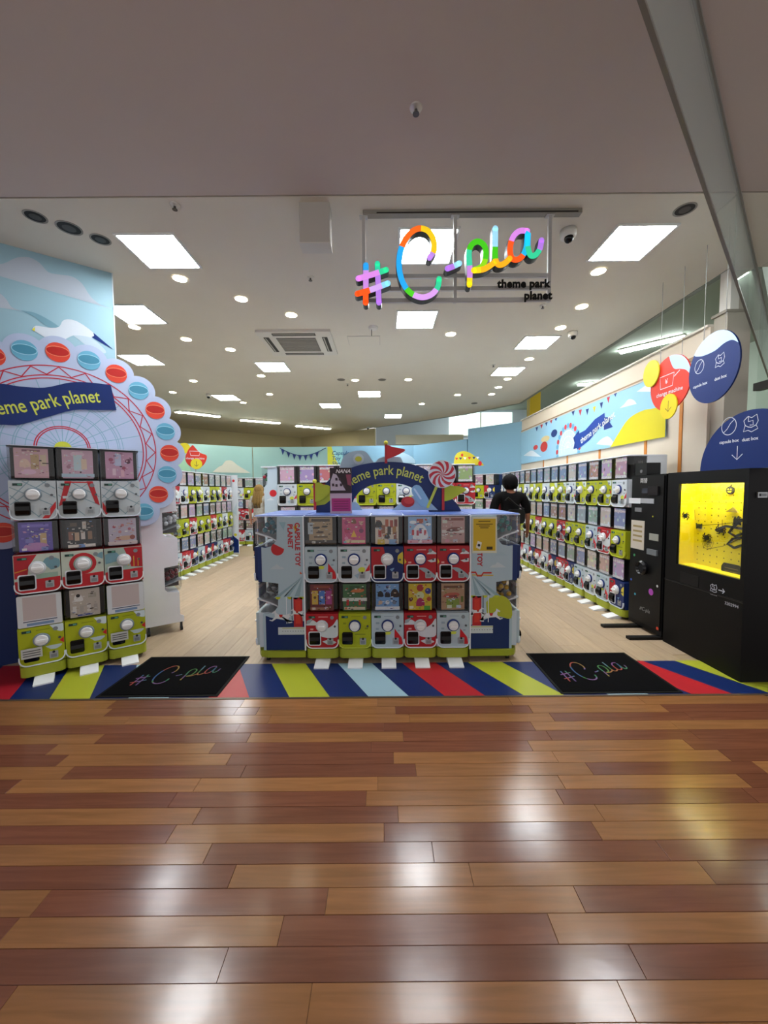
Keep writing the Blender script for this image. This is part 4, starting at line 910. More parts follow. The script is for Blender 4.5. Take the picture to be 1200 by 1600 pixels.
# --- right wall row: three tiers facing left
RX = 2.655; ry0 = 4.16
rt = [['navy','sky','skyw','sky','navy','redw','navy','skyw','redw','navy','sky','redw','skyw','navy','sky','sky'],
      ['lime','redw','sky','lime','lime','red','lime','lime','redw','lime','skyw','lime','sky','lime','skyw','lime'],
      ['skyw','limes','lime','navyy','skyw','limes','navyy','skyw','lime','navyy','skyw','lime','skyw','navyy','lime','skyw']]
for t_ in range(3):
    for i in range(16):
        v = rt[t_][i]; lod = 1 if i < 6 else 2
        machine(RX, ry0+HW+i*W, BASE+t_*T, -PI/2, v, '%s capsule machine in right wall row, %s tier, %s from change machine' % (VAR[v]['name'], TIER3[t_], ordn(i)),
                'machines along the right wall', None, LID_WHITE if t_ == 2 else None, t_ == 0, lod=lod)
# row that turns along the blue wall at the back
ba = math.radians(-45)
for t_ in range(3):
    for i in range(5):
        v = ['sky','redw','navy','skyw','lime','navyy'][(i*2+t_) % 6]
        d = .10+HW+i*W
        px_, py_ = 2.62-math.cos(-ba)*d, 8.72+math.sin(-ba)*d
        machine(px_, py_, BASE+t_*T, ba, v, '%s capsule machine by angled blue wall, %s tier, %s from right wall' % (VAR[v]['name'], TIER3[t_], ordn(i)),
                'machines along the blue back wall', None, LID_WHITE if t_ == 2 else None, t_ == 0, lod=2)
# --- left row: facing right, seen past the Ferris wheel
lt = [['navy','redw','sky','navy','navy','sky','navy','redw','sky','navy','redw'], ['lime','skyw','lime','redw','lime','lime','redw','lime','lime','skyw','lime'], ['skyw','red','navyy','lime','skyw','navyy','lime','skyw','redw','lime','skyw']]
for t_ in range(3):
    for i in range(9):
        v = lt[t_][i]
        machine(-3.47, 8.72-HW-i*W, BASE+t_*T, PI/2, v, '%s capsule machine in far left row, %s tier, %s from its far end' % (VAR[v]['name'], TIER3[t_], ordn(i)),
                'machines in the far left row', None, LID_WHITE if t_ == 2 else None, t_ == 0, lod=2)
lp = thing('row_end_panel', 'white printed end panel closing the far left machine row', 'panel', (-3.50, 8.74, 0))
MB().box(-.45, .17, 0, .03, .03, TOP3+.01, mt('#cdd3da', .5)).build('board', lp)
e = MB(); e.flat([(.03, .06), (.168, .06), (.168, .35), (.03, .46)], -.001, pN); e.flat(circ(.10, .47, .035, 12), -.0015, pY); e.flat(circ(.09, 1.7, .03, 12), -.0015, pR); e.flat([(.05, 1.0), (.15, 1.2), (.14, .9)], -.001, pP); e.build('print', lp)
# --- back left columns
for t_ in range(3):
    for i in range(4):
        v = [['redw','sky','red','navy'], ['red','redw','sky','lime'], ['skyw','lime','skyw','lime']][t_][i]
        machine(-4.02+HW+i*W, 10.3, BASE+t_*T, 0, v, '%s capsule machine before the aqua back wall, %s tier, %s from left' % (VAR[v]['name'], TIER3[t_], ordn(i)),
                'machines before the aqua back wall', None, LID_WHITE if t_ == 2 else None, t_ == 0, lod=2)

# --- second island, behind the arch
BY = 5.42; BX0 = -1.495
bt = ['skyw', 'lime', 'red', 'skyw', 'lime', 'lime', 'skyw', 'skyw', 'red', 'red']
bm_ = ['redw', 'sky', 'lime', 'sky', 'redw', 'lime', 'sky', 'redw', 'lime', 'sky']
bcards = ['#d0a6bc', '#a890c4', '#c46a70', '#c9b4a8', '#b89ab0', '#a8a0b8', '#c0a8a0', '#b0a8b8', '#c08aa0', '#8fa86a']
for t_ in (1, 2):
    for i in range(10):
        v = bm_[i] if t_ == 1 else bt[i]
        o = machine(BX0+HW+i*W, BY, BASE+t_*T, 0, v, '%s capsule machine, %s tier of island behind arch, %s from left' % (VAR[v]['name'], TIER3[t_], ordn(i)),
                'machines on the second island', None, LID_WHITE if t_ == 2 else None, False, lod=1)
        for c in o.children:
            if c.name.startswith('display_card'): c.color = (*lin(bcards[i]), 1)
pl_ = thing('island_plinth', 'white lower body of the second machine island hidden behind the front island', 'cabinet', (0, BY, 0))
MB().box(BX0, BX0+10*W, .0, 1.0, .06, BASE+T-.002, mt('#c9d0d8', .5)).build('body', pl_)
MB().box(BX0, BX0+10*W, DEP+.01, 1.0, BASE+T+.002, TOP3, mt('#c9d0d8', .5)).build('upper_core', pl_)
sp_ = thing('island_end_unit', 'pale blue end unit with clear capsule bin at the second island left end', 'cabinet', (BX0-.006, BY, 0))
MB().prism([(-.0, .06), (-.185, .06), (-.185, 1.50), (-.17, 1.53), (-.14, 1.56), (-.13, TOP3-.03), (0, TOP3-.03)], 0, .012, mt('#b5c6d2', .5)).build('side_panel', sp_)
MB().prism([(-.13, TOP3-.04), (-.212, TOP3-.04), (-.215, 1.58), (-.205, 1.55), (-.17, 1.54), (-.13, 1.57)], .013, .29, CLEAR).build('clear_bin', sp_)
MB().box(-.183, 0, .013, 1.0, .06, 1.5, mt('#b5c6d2', .5)).box(-.13, 0, .013, 1.0, 1.5, TOP3-.03, mt('#b5c6d2', .5)).build('body', sp_)
MB().box(-.22, .0, -.02, 1.0, TOP3-.03, TOP3-.015, mt('#d5d9e2', .4)).build('lid', sp_)
MB().box(-.21, 0, .0, 1.0, .0, .058, mt('#aab32c', .5)).build('base_skirt', sp_)
e = MB(); e.flat(circ(-.06, 1.43, .05, 16), -.001, pR); e.flat(cloud(-.1, 1.33, .05), -.0015, pCloud); e.build('print', sp_)
for q, hx in enumerate(('#3a7a4a', '#b02a3a', '#2f6f5a', '#3a3a3a', '#c9c9cc', '#2a6a4a')):
    capsule((BX0-.006-.160-.03*(q % 2), BY+.05+.05*(q//2), 1.625+.035*(q % 2)+.02*(q//2)), .024, mt(hx, .25), mt('#c9c9cc', .3), ['green', 'red', 'dark green', 'black', 'white', 'bright green'][q]+' toy capsule in the bin at second island left end', 'capsules in the second island bin')
# yellow cutout on the far end of the second island
FY = Fr(0, BY+.45, 0)
yc = thing('hill_cutout', 'yellow hill cutout with bunting on top of the second island right end', 'cutout sign', (0, BY+.45, 0))
Y = FY.pts([(709,745),(709,726),(712,711),(722,705),(735,708),(750,720),(757,730),(757,748)])
Yp = spline(Y, 4); MB().prism([(x, max(z, TOP3+.002)) for x, z in Yp], 0, .01, mt('#c0b42c', .5)).build('board', yc)
e = MB(); e.flat(circ(*FY.uv(722, 711), .018, 12, ry=.024), -.001, pR); e.flat(circ(*FY.uv(750, 724), .028, 12, ry=.036), -.001, pR)
for k, px_ in enumerate((713, 719, 726, 733, 740, 746)):
    a = FY.uv(px_-2, 715-.3*k); b_ = FY.uv(px_+3, 715.4-.3*k); c_ = FY.uv(px_+.5, 719-.3*k); e.flat([a, b_, c_], -.0012, pR if k % 3 == 0 else (pN if k % 3 == 1 else pW))
e.build('print', yc)
MB().box(BX0+10*W+.001, BX0+10*W+.16, 0, .02, TOP3, TOP3+.012, mt('#d5d9e2', .4)).build('bracket', yc)

# ================================================================== RIGHT SIDE: change machine, dust box, signs, banner
cm = thing('change_machine', 'tall black money change machine beside the right wall row', 'change machine', (RX, 3.86, 0), -PI/2)   # local x = -Y world
def cmb(): return MB()
bk = mt('#050506', .5, spec=.2)
MB().box(-.25, .245, 0, .5, .03, 1.595, bk).build('body', cm)
MB().box(-.235, .23, -.012, 0, .08, 1.58, mt('#060607', .45, spec=.25)).build('door', cm)
FC = Fr(RX, 3.86, -90)
def rc(px0, py0, px1, py1):
    a = FC.uv(px0, py0); b = FC.uv(px1, py1); return a[0], b[0], b[1], a[1]
def plate(par, nm, R4, y0, y1, mat): return MB().box(R4[0], R4[1], y0, y1, R4[2], R4[3], mat).build(nm, par)
plate(cm, 'price_list', rc(989, 812, 1008, 860), -.016, -.012, mt('#b8b0a4', .4)); 
pl2 = MB(); r4 = rc(990, 815, 1007, 858)
for k in range(4): pl2.box(r4[0]+.02, r4[1]-.02, -.0166, -.016, r4[3]-.05-.05*k, r4[3]-.03-.05*k, mt('#8a7a50', .5))
pl2.build('list_print', cm)
plate(cm, 'label_strip', rc(985, 778, 1024, 787), -.016, -.012, mt('#9a9ca0', .4)); plate(cm, 'label_strip', rc(985, 778, 1003, 787), -.017, -.016, mt('#c9ccd0', .4))
plate(cm, 'bill_slot', rc(1017, 760, 1032, 774), -.03, -.012, mt('#1c1c1e', .3)); plate(cm, 'display', rc(1005, 763, 1014, 771), -.014, -.012, mt('#30343a', .2))
plate(cm, 'coin_slot', rc(995, 793, 1005, 800), -.02, -.012, mt('#9a9ca0', .3, .6))
plate(cm, 'keypad', rc(1017, 833, 1031, 846), -.016, -.012, mt('#8c8c84', .4)); plate(cm, 'return_cup', rc(1015, 857, 1030, 869), -.03, -.012, mt('#7f8488', .3, .5))
a = FC.uv(1008, 887)
MB().lathe([(.07, 0), (.075, -.03), (.06, -.05), (.045, -.03)], mt('#151517', .25), (a[0], -.012, a[1]), 'y', 20).build('change_tray', cm)
for (px_, py_, hx, r) in ((993, 867, '#3f8a5a', .014), (1019, 925, '#9a3fa0', .033), (994, 928, '#3f9fc0', .012), (1029, 916, '#c9ccd0', .012), (1029, 982, '#d0402a', .016), (1022, 807, '#c9c02a', .008), (988, 905, '#3a5ac0', .012)):
    a = FC.uv(px_, py_); MB().prism(circ(a[0], a[1], r, 14), -.0135, -.012, mt(hx, .4)).build('dot_sticker', cm)
tx = MB(); a = FC.uv(1008, 751)
tx.text('両替', .055, mt('#d0d0d0', .4), lambda u, v: (a[0]+u, -.0135, a[1]-.02+v)); a2 = FC.uv(1009, 952)
tx.text('#C-pla', .055, mt('#8a8a8c', .4), lambda u, v: (a2[0]+u, -.0135, a2[1]-.02+v), shear=.2); tx.build('lettering', cm)
for yy in (3.98, 3.65):
    MB().box(3.86-yy-.03, 3.86-yy+.03, -.36 if yy > 3.8 else -.30, .1, .0, .026, mt('#0a0a0b', .5)).build('stabiliser_foot', cm)
dv = thing('coin_device', 'small black box with clear tube standing on the change machine top', 'device', (RX+.16, 3.98, 1.595), -PI/2)
MB().prism(rrect(-.12, .06, .0, .125, .01), -.14, .0, mt('#141416', .3)).build('housing', dv); MB().lathe([(.018, 0), (.018, -.004)], mt('#8a8c90', .2, .5), (-.02, -.14, .04), 'y', 12).build('button', dv)
MB().lathe([(.02, 0), (.02, .16)], CLEAR, (-.15, -.07, 0), 'z', 14).lathe([(.024, .0), (.024, .03)], mt('#aab0b4', .3), (-.15, -.07, 0), 'z', 14).build('tube', dv)

db = thing('dust_box', 'large black capsule and dust box with a lit yellow window', 'dust box', (RX, 3.20, 0), -PI/2)
DZ = 1.60; x0, x1 = -.395, .40
FD = Fr(RX, 3.20, -90)
wa, wb = FD.uv(1061, 757), FD.uv(1163, 754); wc = FD.uv(1061, 885)
wx0, wx1, wz0, wz1 = wa[0], min(wb[0], x1-.035), .77, 1.495
body = MB()
body.box(x0, x1, .16, .55, 0, DZ, bk); body.box(x0, wx0, 0, .16, 0, DZ, bk); body.box(wx1, x1, 0, .16, 0, DZ, bk); body.box(wx0, wx1, 0, .03, wz1, DZ, bk); body.box(wx0, wx1, .03, .16, wz1+.065, DZ, bk); body.box(wx0, wx1, 0, .16, .0, wz0, bk)
body.build('body', db)
pegm = mt('#d9c610', .5)
MB().box(wx0, wx1, .148, .159, wz0, wz1+.065, pegm).box(wx0, wx1, .02, .148, wz0, wz0+.008, pegm).box(wx0, wx0+.006, .02, .148, wz0+.008, wz1, pegm).box(wx1-.006, wx1, .02, .148, wz0+.008, wz1, pegm).build('peg_board', db)
pg = MB()
for i in range(9):
    for j in range(12):
        pg.prism(circ(wx0+.05+i*(wx1-wx0-.09)/8, wz0+.05+j*(wz1-wz0-.09)/11, .006, 6), .1465, .148, mt('#6a5f08', .6))
pg.build('peg_hole', db)['kind'] = 'stuff'
MB().box(wx0+.01, wx1-.01, .045, .10, wz1+.05, wz1+.062, mt('#fff6d0', .5, emit=40)).build('lamp_strip', db)
MB().box(wx0, wx1, .006, .01, wz0, wz1, WINGLASS).build('window_pane', db)
FDi = Fr(RX+.14, 3.20, -90)
dk = mt('#14120c', .6)
de = MB()
def spider(px_, py_, r, F=FDi, dy=0):
    u, v = F.uv(px_, py_); de.prism(circ(u, v, r, 12), .135+dy, .145+dy, dk)
    for k in range(8):
        t = (-.9+.6*(k % 4)) + (PI if k > 3 else 0)
        de.prism(ribbon_poly([(u+r*.7*math.cos(t), v+r*.7*math.sin(t)), (u+r*1.6*math.cos(t+.25), v+r*1.6*math.sin(t+.25)), (u+r*2.0*math.cos(t-.15), v+r*2.0*math.sin(t-.15))], r*.22), .138+dy, .144+dy, dk)
for s in ((1068, 806, .02, FD, -.123), (1126, 828, .024), (1104, 840, .022)):
    de = MB(); spider(*s); de.build('paper_spider', db)
de = MB()
u, v = FDi.uv(1141, 766); de.prism(circ(u, v, .036, 16, ry=.032), .135, .145, dk); de.prism([(u-.006, v+.03), (u+.008, v+.03), (u+.012, v+.048)], .135, .145, dk)
for dx in (-.012, .012): de.prism([(u+dx-.007, v+.004), (u+dx+.007, v+.004), (u+dx, v+.014)], .133, .135, pegm)
de.prism([(u-.018, v-.008), (u+.018, v-.008), (u+.01, v-.018), (u-.01, v-.018)], .133, .135, pegm)
de.build('paper_pumpkin', db); de = MB()
u, v = FDi.uv(1105, 847)      # web: rings and threads
for r in (.02, .04, .06): de.line([(u+r*math.cos(2*PI*k/8), v+r*1.1*math.sin(2*PI*k/8)) for k in range(8)], .003, .143, mt('#5a5010', .6), True)
for k in range(8): de.line([(u, v), (u+.065*math.cos(2*PI*k/8), v+.07*math.sin(2*PI*k/8))], .003, .1425, mt('#5a5010', .6))
de.build('paper_web', db)
for L in ([(1105,858),(1130,853),(1160,840)], [(1092,821),(1125,819),(1160,815)], [(1085,796),(1086,812)], [(1128,812),(1128,826)]): de = MB(); de.line([FDi.uv(*q) for q in L], .004, .142, dk); de.build('thread', db)
for L in ([(1160,812),(1148,822),(1140,832),(1150,838),(1160,834)], [(1160,840),(1146,842),(1138,850),(1148,856),(1160,852)], [(1160,826),(1135,822),(1120,828)]): de = MB(); de.prism(ribbon_poly([FDi.uv(*q) for q in L], .018), .13, .14, dk); de.build('paper_branch', db)
u, v = FDi.uv(1092, 822); de = MB(); de.prism([(u-.03, v+.025), (u-.012, v+.012), (u, v+.02), (u+.012, v+.012), (u+.03, v+.025), (u+.025, v-.025), (u+.01, v-.012), (u, v-.02), (u-.01, v-.012), (u-.025, v-.025)], .135, .145, dk); de.build('paper_bat', db); de = MB()
u, v = FDi.uv(1153, 814); de.prism([(u-.03, v-.03), (u-.03, v+.01), (u-.02, v+.035), (u-.01, v+.01), (u+.01, v+.04), (u+.02, v+.01), (u+.03, v-.03)], .13, .14, dk)
de.build('paper_castle', db); de = MB()
u, v = FDi.uv(1146, 798); de.prism([(u-.06, v-.012), (u+.05, v-.012), (u+.005, v+.03)], .13, .14, mt('#8a7a30', .6))
de.build('paper_roof', db); de = MB()
u, v = FDi.uv(1146, 893); de.prism([(u-.09, v-.055), (u+.09, v-.055), (u+.09, v+.03), (u+.06, v+.06), (u-.07, v+.06), (u-.09, v+.03)], .12, .13, mt('#1c1810', .5))
for k in range(3): de.box(u-.06, u+.06, .1195, .12, v-.03+.025*k, v-.024+.025*k, mt('#6a5c30', .5))
de.build('black_plaque', db); de = MB()
u, v = FDi.uv(1107, 774); de.line(circ(u, v, .045, 24), .004, .1425, mt('#a89410', .5), True); de.line([FDi.uv(1120, 776), FDi.uv(1128, 776)], .004, .1425, mt('#8a7a10', .5))
de.build('board_print', db)
MB().box(x0, x1, -.006, 0, .605, .613, mt('#050506', .4)).box(x0, x1, -.004, 0, .60, .605, mt('#2a2a2c', .3)).build('door_seam', db)
plate(db, 'disposal_slot', (lambda q: (q[0], q[1], q[2], q[3]))((FD.uv(1063, 900)[0], FD.uv(1092, 900)[0], FD.uv(1063, 912)[1], FD.uv(1063, 893)[1])), -.002, .001, mt('#020203', .5))
def crumple(mb, u, v, s, y, mat, w=.004):
    O = [(-.9,.5),(-.35,.95),(.1,.7),(.75,1.0),(.95,.2),(.7,-.25),(.95,-.7),(.15,-1.0),(-.3,-.75),(-.9,-.85),(-.7,-.1)]
    mb.line([(u+s*a, v+s*b) for a, b in O], w, y, mat, True)
    mb.line([(u+s*a, v+s*b) for a, b in [(-.3,.95),(-.3,.3),(.3,.35),(.35,-.2),(-.1,-.15)]], w, y, mat); mb.line([(u+s*a, v+s*b) for a, b in [(-.7,-.1),(-.3,-.35),(.15,-.45),(.7,-.25)]], w, y, mat)
wp = mt('#c9ccd4', .5)
lo = MB(); u, v = FD.uv(1115, 919); crumple(lo, u, v, .033, -.001, wp); u, v = FD.uv(1127, 923)
lo.line([(u-.025, v), (u+.03, v)], .006, -.001, wp); lo.line([(u+.012, v+.018), (u+.03, v), (u+.012, v-.018)], .006, -.001, wp)
u, v = FD.uv(1115, 929); lo.text('dust box', .018, wp, lambda a, b: (u+a, -.001, v-.006+b))
u2, v2 = FD.uv(1143, 945); lo.text('3202994', .034, wp, lambda a, b: (u2+a, -.001, v2-.012+b)); lo.build('lettering', db)
MB().box(x1, x1+.012, .06, .13, 1.385, 1.425, mt('#9a9c9e', .3, .8)).box(x1+.012, x1+.02, .075, .115, 1.395, 1.415, mt('#6a6c6e', .3, .8)).build('latch', db)
cb_ = MB(); 
# semicircle sign standing on the dust box
FS_ = Fr(RX+.10, 3.2, -90); ss = thing('semicircle_sign', 'navy semicircular capsule box and dust box sign standing on the black box', 'sign', (RX+.10, 3.2, DZ), -PI/2)
q = FS_.uv(1094, 733); cu_ = q[0]+.44
MB().prism(circ(cu_, .001, .44, 40, 0, PI), 0, .02, mt('#0c2660', .5, spec=.2)).build('board', ss)
MB().box(cu_-.4, cu_-.3, .02, .08, 0, .03, pK).box(cu_+.2, cu_+.3, .02, .08, 0, .03, pK).build('bracket', ss)
def box_icons(mb, F, p1, p2, t1, t2, zoff, s, y, arrow=None):
    u, v = F.uv(*p1); v -= zoff; mb.line(circ(u, v, s, 28, ry=s*1.05), .005, y, wp, True); mb.line([(u-s*.75, v-s*.75), (u-s*.2, v-s*.3), (u+.2*s, v+.3*s), (u+s*.75, v+s*.75)], .005, y, wp)
    u, v = F.uv(*p2); v -= zoff; crumple(mb, u, v, s*.95, y, wp, .005)
    u, v = F.uv(*t1); mb.text('capsule box', .036, wp, lambda a, b: (u+a, y, v-zoff-.02+b), .0006)
    u3, v3 = F.uv(*t2); mb.text('dust box', .036, wp, lambda a, b: (u3+a, y, v3-zoff-.02+b), .0006)
    if arrow:
        u, v = F.uv(*arrow); v -= zoff; mb.line([(u, v+.055), (u, v-.05)], .006, y, wp); mb.line([(u-.045, v-.01), (u, v-.05), (u+.045, v-.01)], .006, y, wp)
e = MB(); box_icons(e, FS_, (1139, 666), (1173, 662), (1139, 688), (1172, 684), DZ, .065, -.001, (1152, 708)); e.build('sign_print', ss)
# hanging discs
def disc_frame(px_, py_, xx, ang): return Fr(xx, 0, ang)
HA = -96.0; FH = Fr(2.74, 3.29, HA)
hb = thing('hanging_disc_sign', 'round navy capsule box and dust box sign hung on wires', 'sign', (2.74, 3.29, 0), math.radians(HA))
c1_ = FH.uv(1113, 573); HR = .285
cu_, cz_ = c1_[0], 2.455
MB().prism(circ(cu_, cz_, HR, 48), 0, .012, mt('#0c2660', .5, spec=.2)).build('board', hb)
e = MB()
wv = [(cu_+HR*.998*math.cos(t), cz_+HR*.998*math.sin(t)) for t in [math.radians(22)+k*math.radians(120)/16 for k in range(17)]]
wv += spline([(cu_-.222, cz_+.165), (cu_-.12, cz_+.135), (cu_+.02, cz_+.13), (cu_+.12, cz_+.155), (cu_+.2, cz_+.15), wv[0]], 4)[1:-1]
e.flat(wv, -.001, mt('#a9c0e4', .45)); box_icons(e, FH, (1093, 573), (1125, 563), (1094, 600), (1126, 588), 0, .055, -.0015); e.build('sign_print', hb)
for du in (-.12, .12): MB().tube([(cu_+du, .006, cz_+.24), (cu_+du, .006, CEIL)], .0025, mt('#8a8a86', .4), 6).build('wire', hb)
FR2 = Fr(2.80, 3.86, -90); hr = thing('change_machine_disc_sign', 'red change machine disc sign with two yellow discs hung on wires', 'sign', (2.80, 3.86, 0), -PI/2)
def disc(F, par, nm, px_, py_, r, hx, y0, y1, rz=None):
    u, v = F.uv(px_, py_); MB().prism(circ(u, v, r, 40, ry=rz), y0, y1, mt(hx, .45)).build(nm, par); return u, v
u, v = disc(FR2, hr, 'red_disc', 1046, 599, .265, '#c8301e', 0, .012)
e = MB(); wv = [(u+.263*math.cos(t), v+.263*math.sin(t)) for t in [math.radians(5)+k*math.radians(88)/12 for k in range(13)]]+spline([(u-.01, v+.24), (u+.05, v+.13), (u+.13, v+.10), (u+.2, v+.07), (u+.25, v+.02)], 4)[1:-1]
e.flat(wv, -.001, mt('#a9c0e4', .45))
e.line([(u-.13, v+.09), (u+.06, v+.09), (u+.04, v-.03), (u-.12, v-.03)], .008, -.0015, wp, True); e.text('¥', .07, wp, lambda a, b: (u-.04+a, -.0015, v+.005+b)); e.line([(u+.06, v+.05), (u+.13, v+.09)], .008, -.0015, wp)
e.text('change machine', .055, wp, lambda a, b: (u-.0+a, -.0015, v-.1+b), .0006); e.build('sign_print', hr)
disc(FR2, hr, 'yellow_disc', 1019, 584, .118, '#c9c024', -.014, -.003, .135)
u2, v2 = disc(FR2, hr, 'yellow_disc', 1046, 635, .11, '#d8bf1c', -.012, -.002, .12)
e = MB(); e.line([(u2, v2+.055), (u2, v2-.05)], .006, -.0125, mt('#2a2a18', .5)); e.line([(u2-.04, v2-.012), (u2, v2-.05), (u2+.04, v2-.012)], .006, -.0125, mt('#2a2a18', .5)); e.build('arrow_print', hr)
for du in (-.14, .14): MB().tube([(u+du, .006, v+.21), (u+du, .006, CEIL)], .0025, mt('#8a8a86', .4), 6).build('wire', hr)

# banner along the right wall
FB = Fr(WR-.028, 6.6, -90)
bn = thing('wall_banner', 'long sky-blue theme park banner with yellow hill on the right wall', 'banner', (WR-.028, 6.6, 0), -PI/2)
bu0, bu1, bz0, bz1 = 6.6-8.92, 6.6-4.36, 2.035, 2.755
MB().box(bu0, bu1, 0, .006, bz0, bz1, mt('#8db9d2', .5)).build('fabric', bn)
MB().box(bu0, bu1, -.004, .012, bz1, bz1+.018, mt('#b8b0a4', .4)).build('top_bar', bn)
e = MB(); k_ = [0]
def bf(L, hx, dy): e.flat([(min(max(u, bu0), bu1), min(max(v, bz0), bz1)) for u, v in L], -.001-.0006*dy, mt(hx, .5))
bf(spline(FB.pts([(952,702),(965,680),(982,655),(1003,642),(1022,638),(1041,632)]), 4)+[(bu1, bz0)], '#c9bd1c', 3)
for L in ([(968,638),(975,632),(982,624),(990,625),(995,631)], [(932,694),(940,686),(950,682),(958,690),(962,697)], [(995,612),(1005,605),(1015,600),(1025,612)], [(818,712),(830,704),(838,708),(846,714)]): bf(spline(FB.pts(L), 3), '#cdd9e4', 1)
u, v = FB.uv(887, 700); 
for k in range(17):
    t = math.radians(-15+k*210/16); bf(circ(u+.40*math.cos(t), v+.40*math.sin(t)-.02, .045, 12), '#c03a40' if k % 2 else '#5f9dc0', 2)
bf(circ(u, v-.02, .33, 32, -.3, PI+.3), '#b5cbdc', 1)
for r in (.32, .22, .12): e.line(circ(u, v-.02, r, 40, -.25, PI+.25), .012, -.0026, mt('#d2dbe6', .5))
for k in range(11): e.line([(u, v), (u+.32*math.cos(PI*k/10), v+.32*math.sin(PI*k/10))], .007, -.003, mt('#d2dbe6', .5))
rbp = FB.pts([(898,681),(915,672),(930,655),(945,645),(946,661),(934,672),(921,688),(902,703)]); bf(rbp, '#123a8c', 5)
bf(FB.pts([(943,652),(957,652),(953,660),(958,667),(944,672)]), '#0f2f78', 4); bf(FB.pts([(905,672),(896,684),(898,692),(896,702),(908,698)]), '#0f2f78', 4)
ta, tb_ = FB.uv(905, 690), FB.uv(944, 658); L_ = math.hypot(tb_[0]-ta[0], tb_[1]-ta[1]); cx_, sx_ = (tb_[0]-ta[0])/L_, (tb_[1]-ta[1])/L_
e.text('theme park planet', .135, mt('#d5d8cc', .5), lambda a, b: (ta[0]+(a+.05)*cx_-(b-.06)*sx_, -.0046, ta[1]+(a+.05)*sx_+(b-.06)*cx_), .001, 'LEFT', space=.95)
for k in range(7):
    t = k/6; px_ = 896+t*66; py_ = 641-30*t+10*math.sin(PI*t); a = FB.uv(px_-2.5, py_); b_ = FB.uv(px_+2.5, py_-1.5); c_ = FB.uv(px_, py_+9); bf([a, b_, c_], ['#16306e', '#b0323c', '#16306e', '#c9bd3c'][k % 4], 4)
for k in range(5):
    t = k/4; px_ = 839+t*30; py_ = 668-16*t; a = FB.uv(px_-2, py_); b_ = FB.uv(px_+2, py_-1); c_ = FB.uv(px_, py_+6); bf([a, b_, c_], ['#16306e', '#b0323c'][k % 2], 4)
bf(circ(*FB.uv(866, 677), .13, 16, ry=.07), '#16306e', 3); bf(circ(*FB.uv(850, 698), .17, 16, ry=.10), '#b8322c', 3); bf(circ(*FB.uv(837, 699), .12, 14, ry=.05), '#c23a3a', 3); bf(circ(*FB.uv(852, 686), .2, 16, ry=.06), '#c9b88a', 2)
e.build('banner_print', bn)

# ================================================================== BACK WALL GRAPHICS
FK = Fr(0, 11.29, 0)
bu = thing('pennant_string', 'string of navy pennants stuck on the aqua back wall', 'bunting', (0, 11.29, 0))
top = [FK.uv(437+72*k/8, 700+12*math.sin(PI*k/8)) for k in range(9)]
e = MB(); e.line(top, .02, -.002, pN); e.build('cord', bu)
for k in range(7):
    a, b_ = top[k], top[k+1] if k < 8 else top[8]; mx_ = ((a[0]+b_[0])/2, (a[1]+b_[1])/2-.16)
    MB().prism([(a[0]+.03, a[1]), (b_[0]-.03, b_[1]), mx_], -.004, .0, pN).build('pennant', bu)
def bc(L, hx, nm, lab, cat, F=FK, th=.006, yy=11.29):
    t = MB().prism(F.pts(L), -th, 0, mt(hx, .5)).build(nm); t.location = (F.o.x, F.o.y, 0); t.rotation_euler = (0, 0, F.a); return tag(t, lab, cat)
FL2 = Fr(-6.0, 9.83, 34.3)
def shp(F, L): return spline(F.pts(L), 4)
t = MB().prism(spline(FK.pts([(333,738),(341,730),(348,727),(353,720),(362,720),(370,725),(374,729),(381,733),(391,738)]), 4), -.006, 0, mt('#c5cfd2', .5)) if False else None
FLW = Fr(-3.85-.02, 11.34-.03, 34.3)
cl = MB().prism(spline(FLW.pts([(332,738),(341,730),(347,727),(353,720),(362,720),(370,726),(376,730),(383,734),(391,739)]), 4), -.01, 0, mt('#c9c9bd', .5)).build('cloud_cutout'); cl.location = FLW.o; cl.rotation_euler = (0, 0, FLW.a); tag(cl, 'white cloud cutout on the aqua back left wall', 'cutout')
hl = MB().prism(spline(FLW.pts([(262,738),(262,716),(272,711),(284,712),(293,724),(300,740)]), 4), -.008, 0, mt('#9fcdb0', .5)).build('hill_cutout'); hl.location = FLW.o; hl.rotation_euler = (0, 0, FLW.a); tag(hl, 'pale green hill cutout on the aqua wall beside the Ferris wheel', 'cutout')
FX = Fr(-3.87, 8.95, 20); sgn = thing('small_change_sign', 'red change machine sign with yellow discs above the far left row', 'sign', (FX.o.x, FX.o.y, 0), FX.a)
u, v = FX.uv(305, 714); MB().prism(spline([FX.uv(*q) for q in ((290,712),(294,703),(299,697),(302,696),(308,703),(314,708),(323,712),(321,722),(315,729),(306,732),(296,728),(290,720),(290,712))], 3), 0, .012, mt('#c23324', .45)).build('red_disc', sgn)
e = MB(); e.line([(u-.11, v+.13), (u+.11, v+.13), (u+.08, v+.03), (u-.09, v+.03)], .012, -.001, wp, True); e.text('change machine', .06, wp, lambda a, b: (u+a, -.001, v-.05+b), .001); e.build('print', sgn)
for p_, y_ in (((288, 700), (.014, .024)), ((307, 725), (-.014, -.004))):
    uu, vv = FX.uv(*p_); MB().prism(circ(uu, vv, .12, 24), y_[0], y_[1], mt('#cdbf22', .45)).build('yellow_disc', sgn)
e = MB(); e.line([(uu, vv+.06), (uu, vv-.05)], .01, -.0145, pDk); e.line([(uu-.04, vv-.015), (uu, vv-.055), (uu+.04, vv-.015)], .01, -.0145, pDk); e.build('arrow_print', sgn)
MB().box(u-.01, u+.01, .012, .03, TOP3-.04, v, pGrey).build('post', sgn)
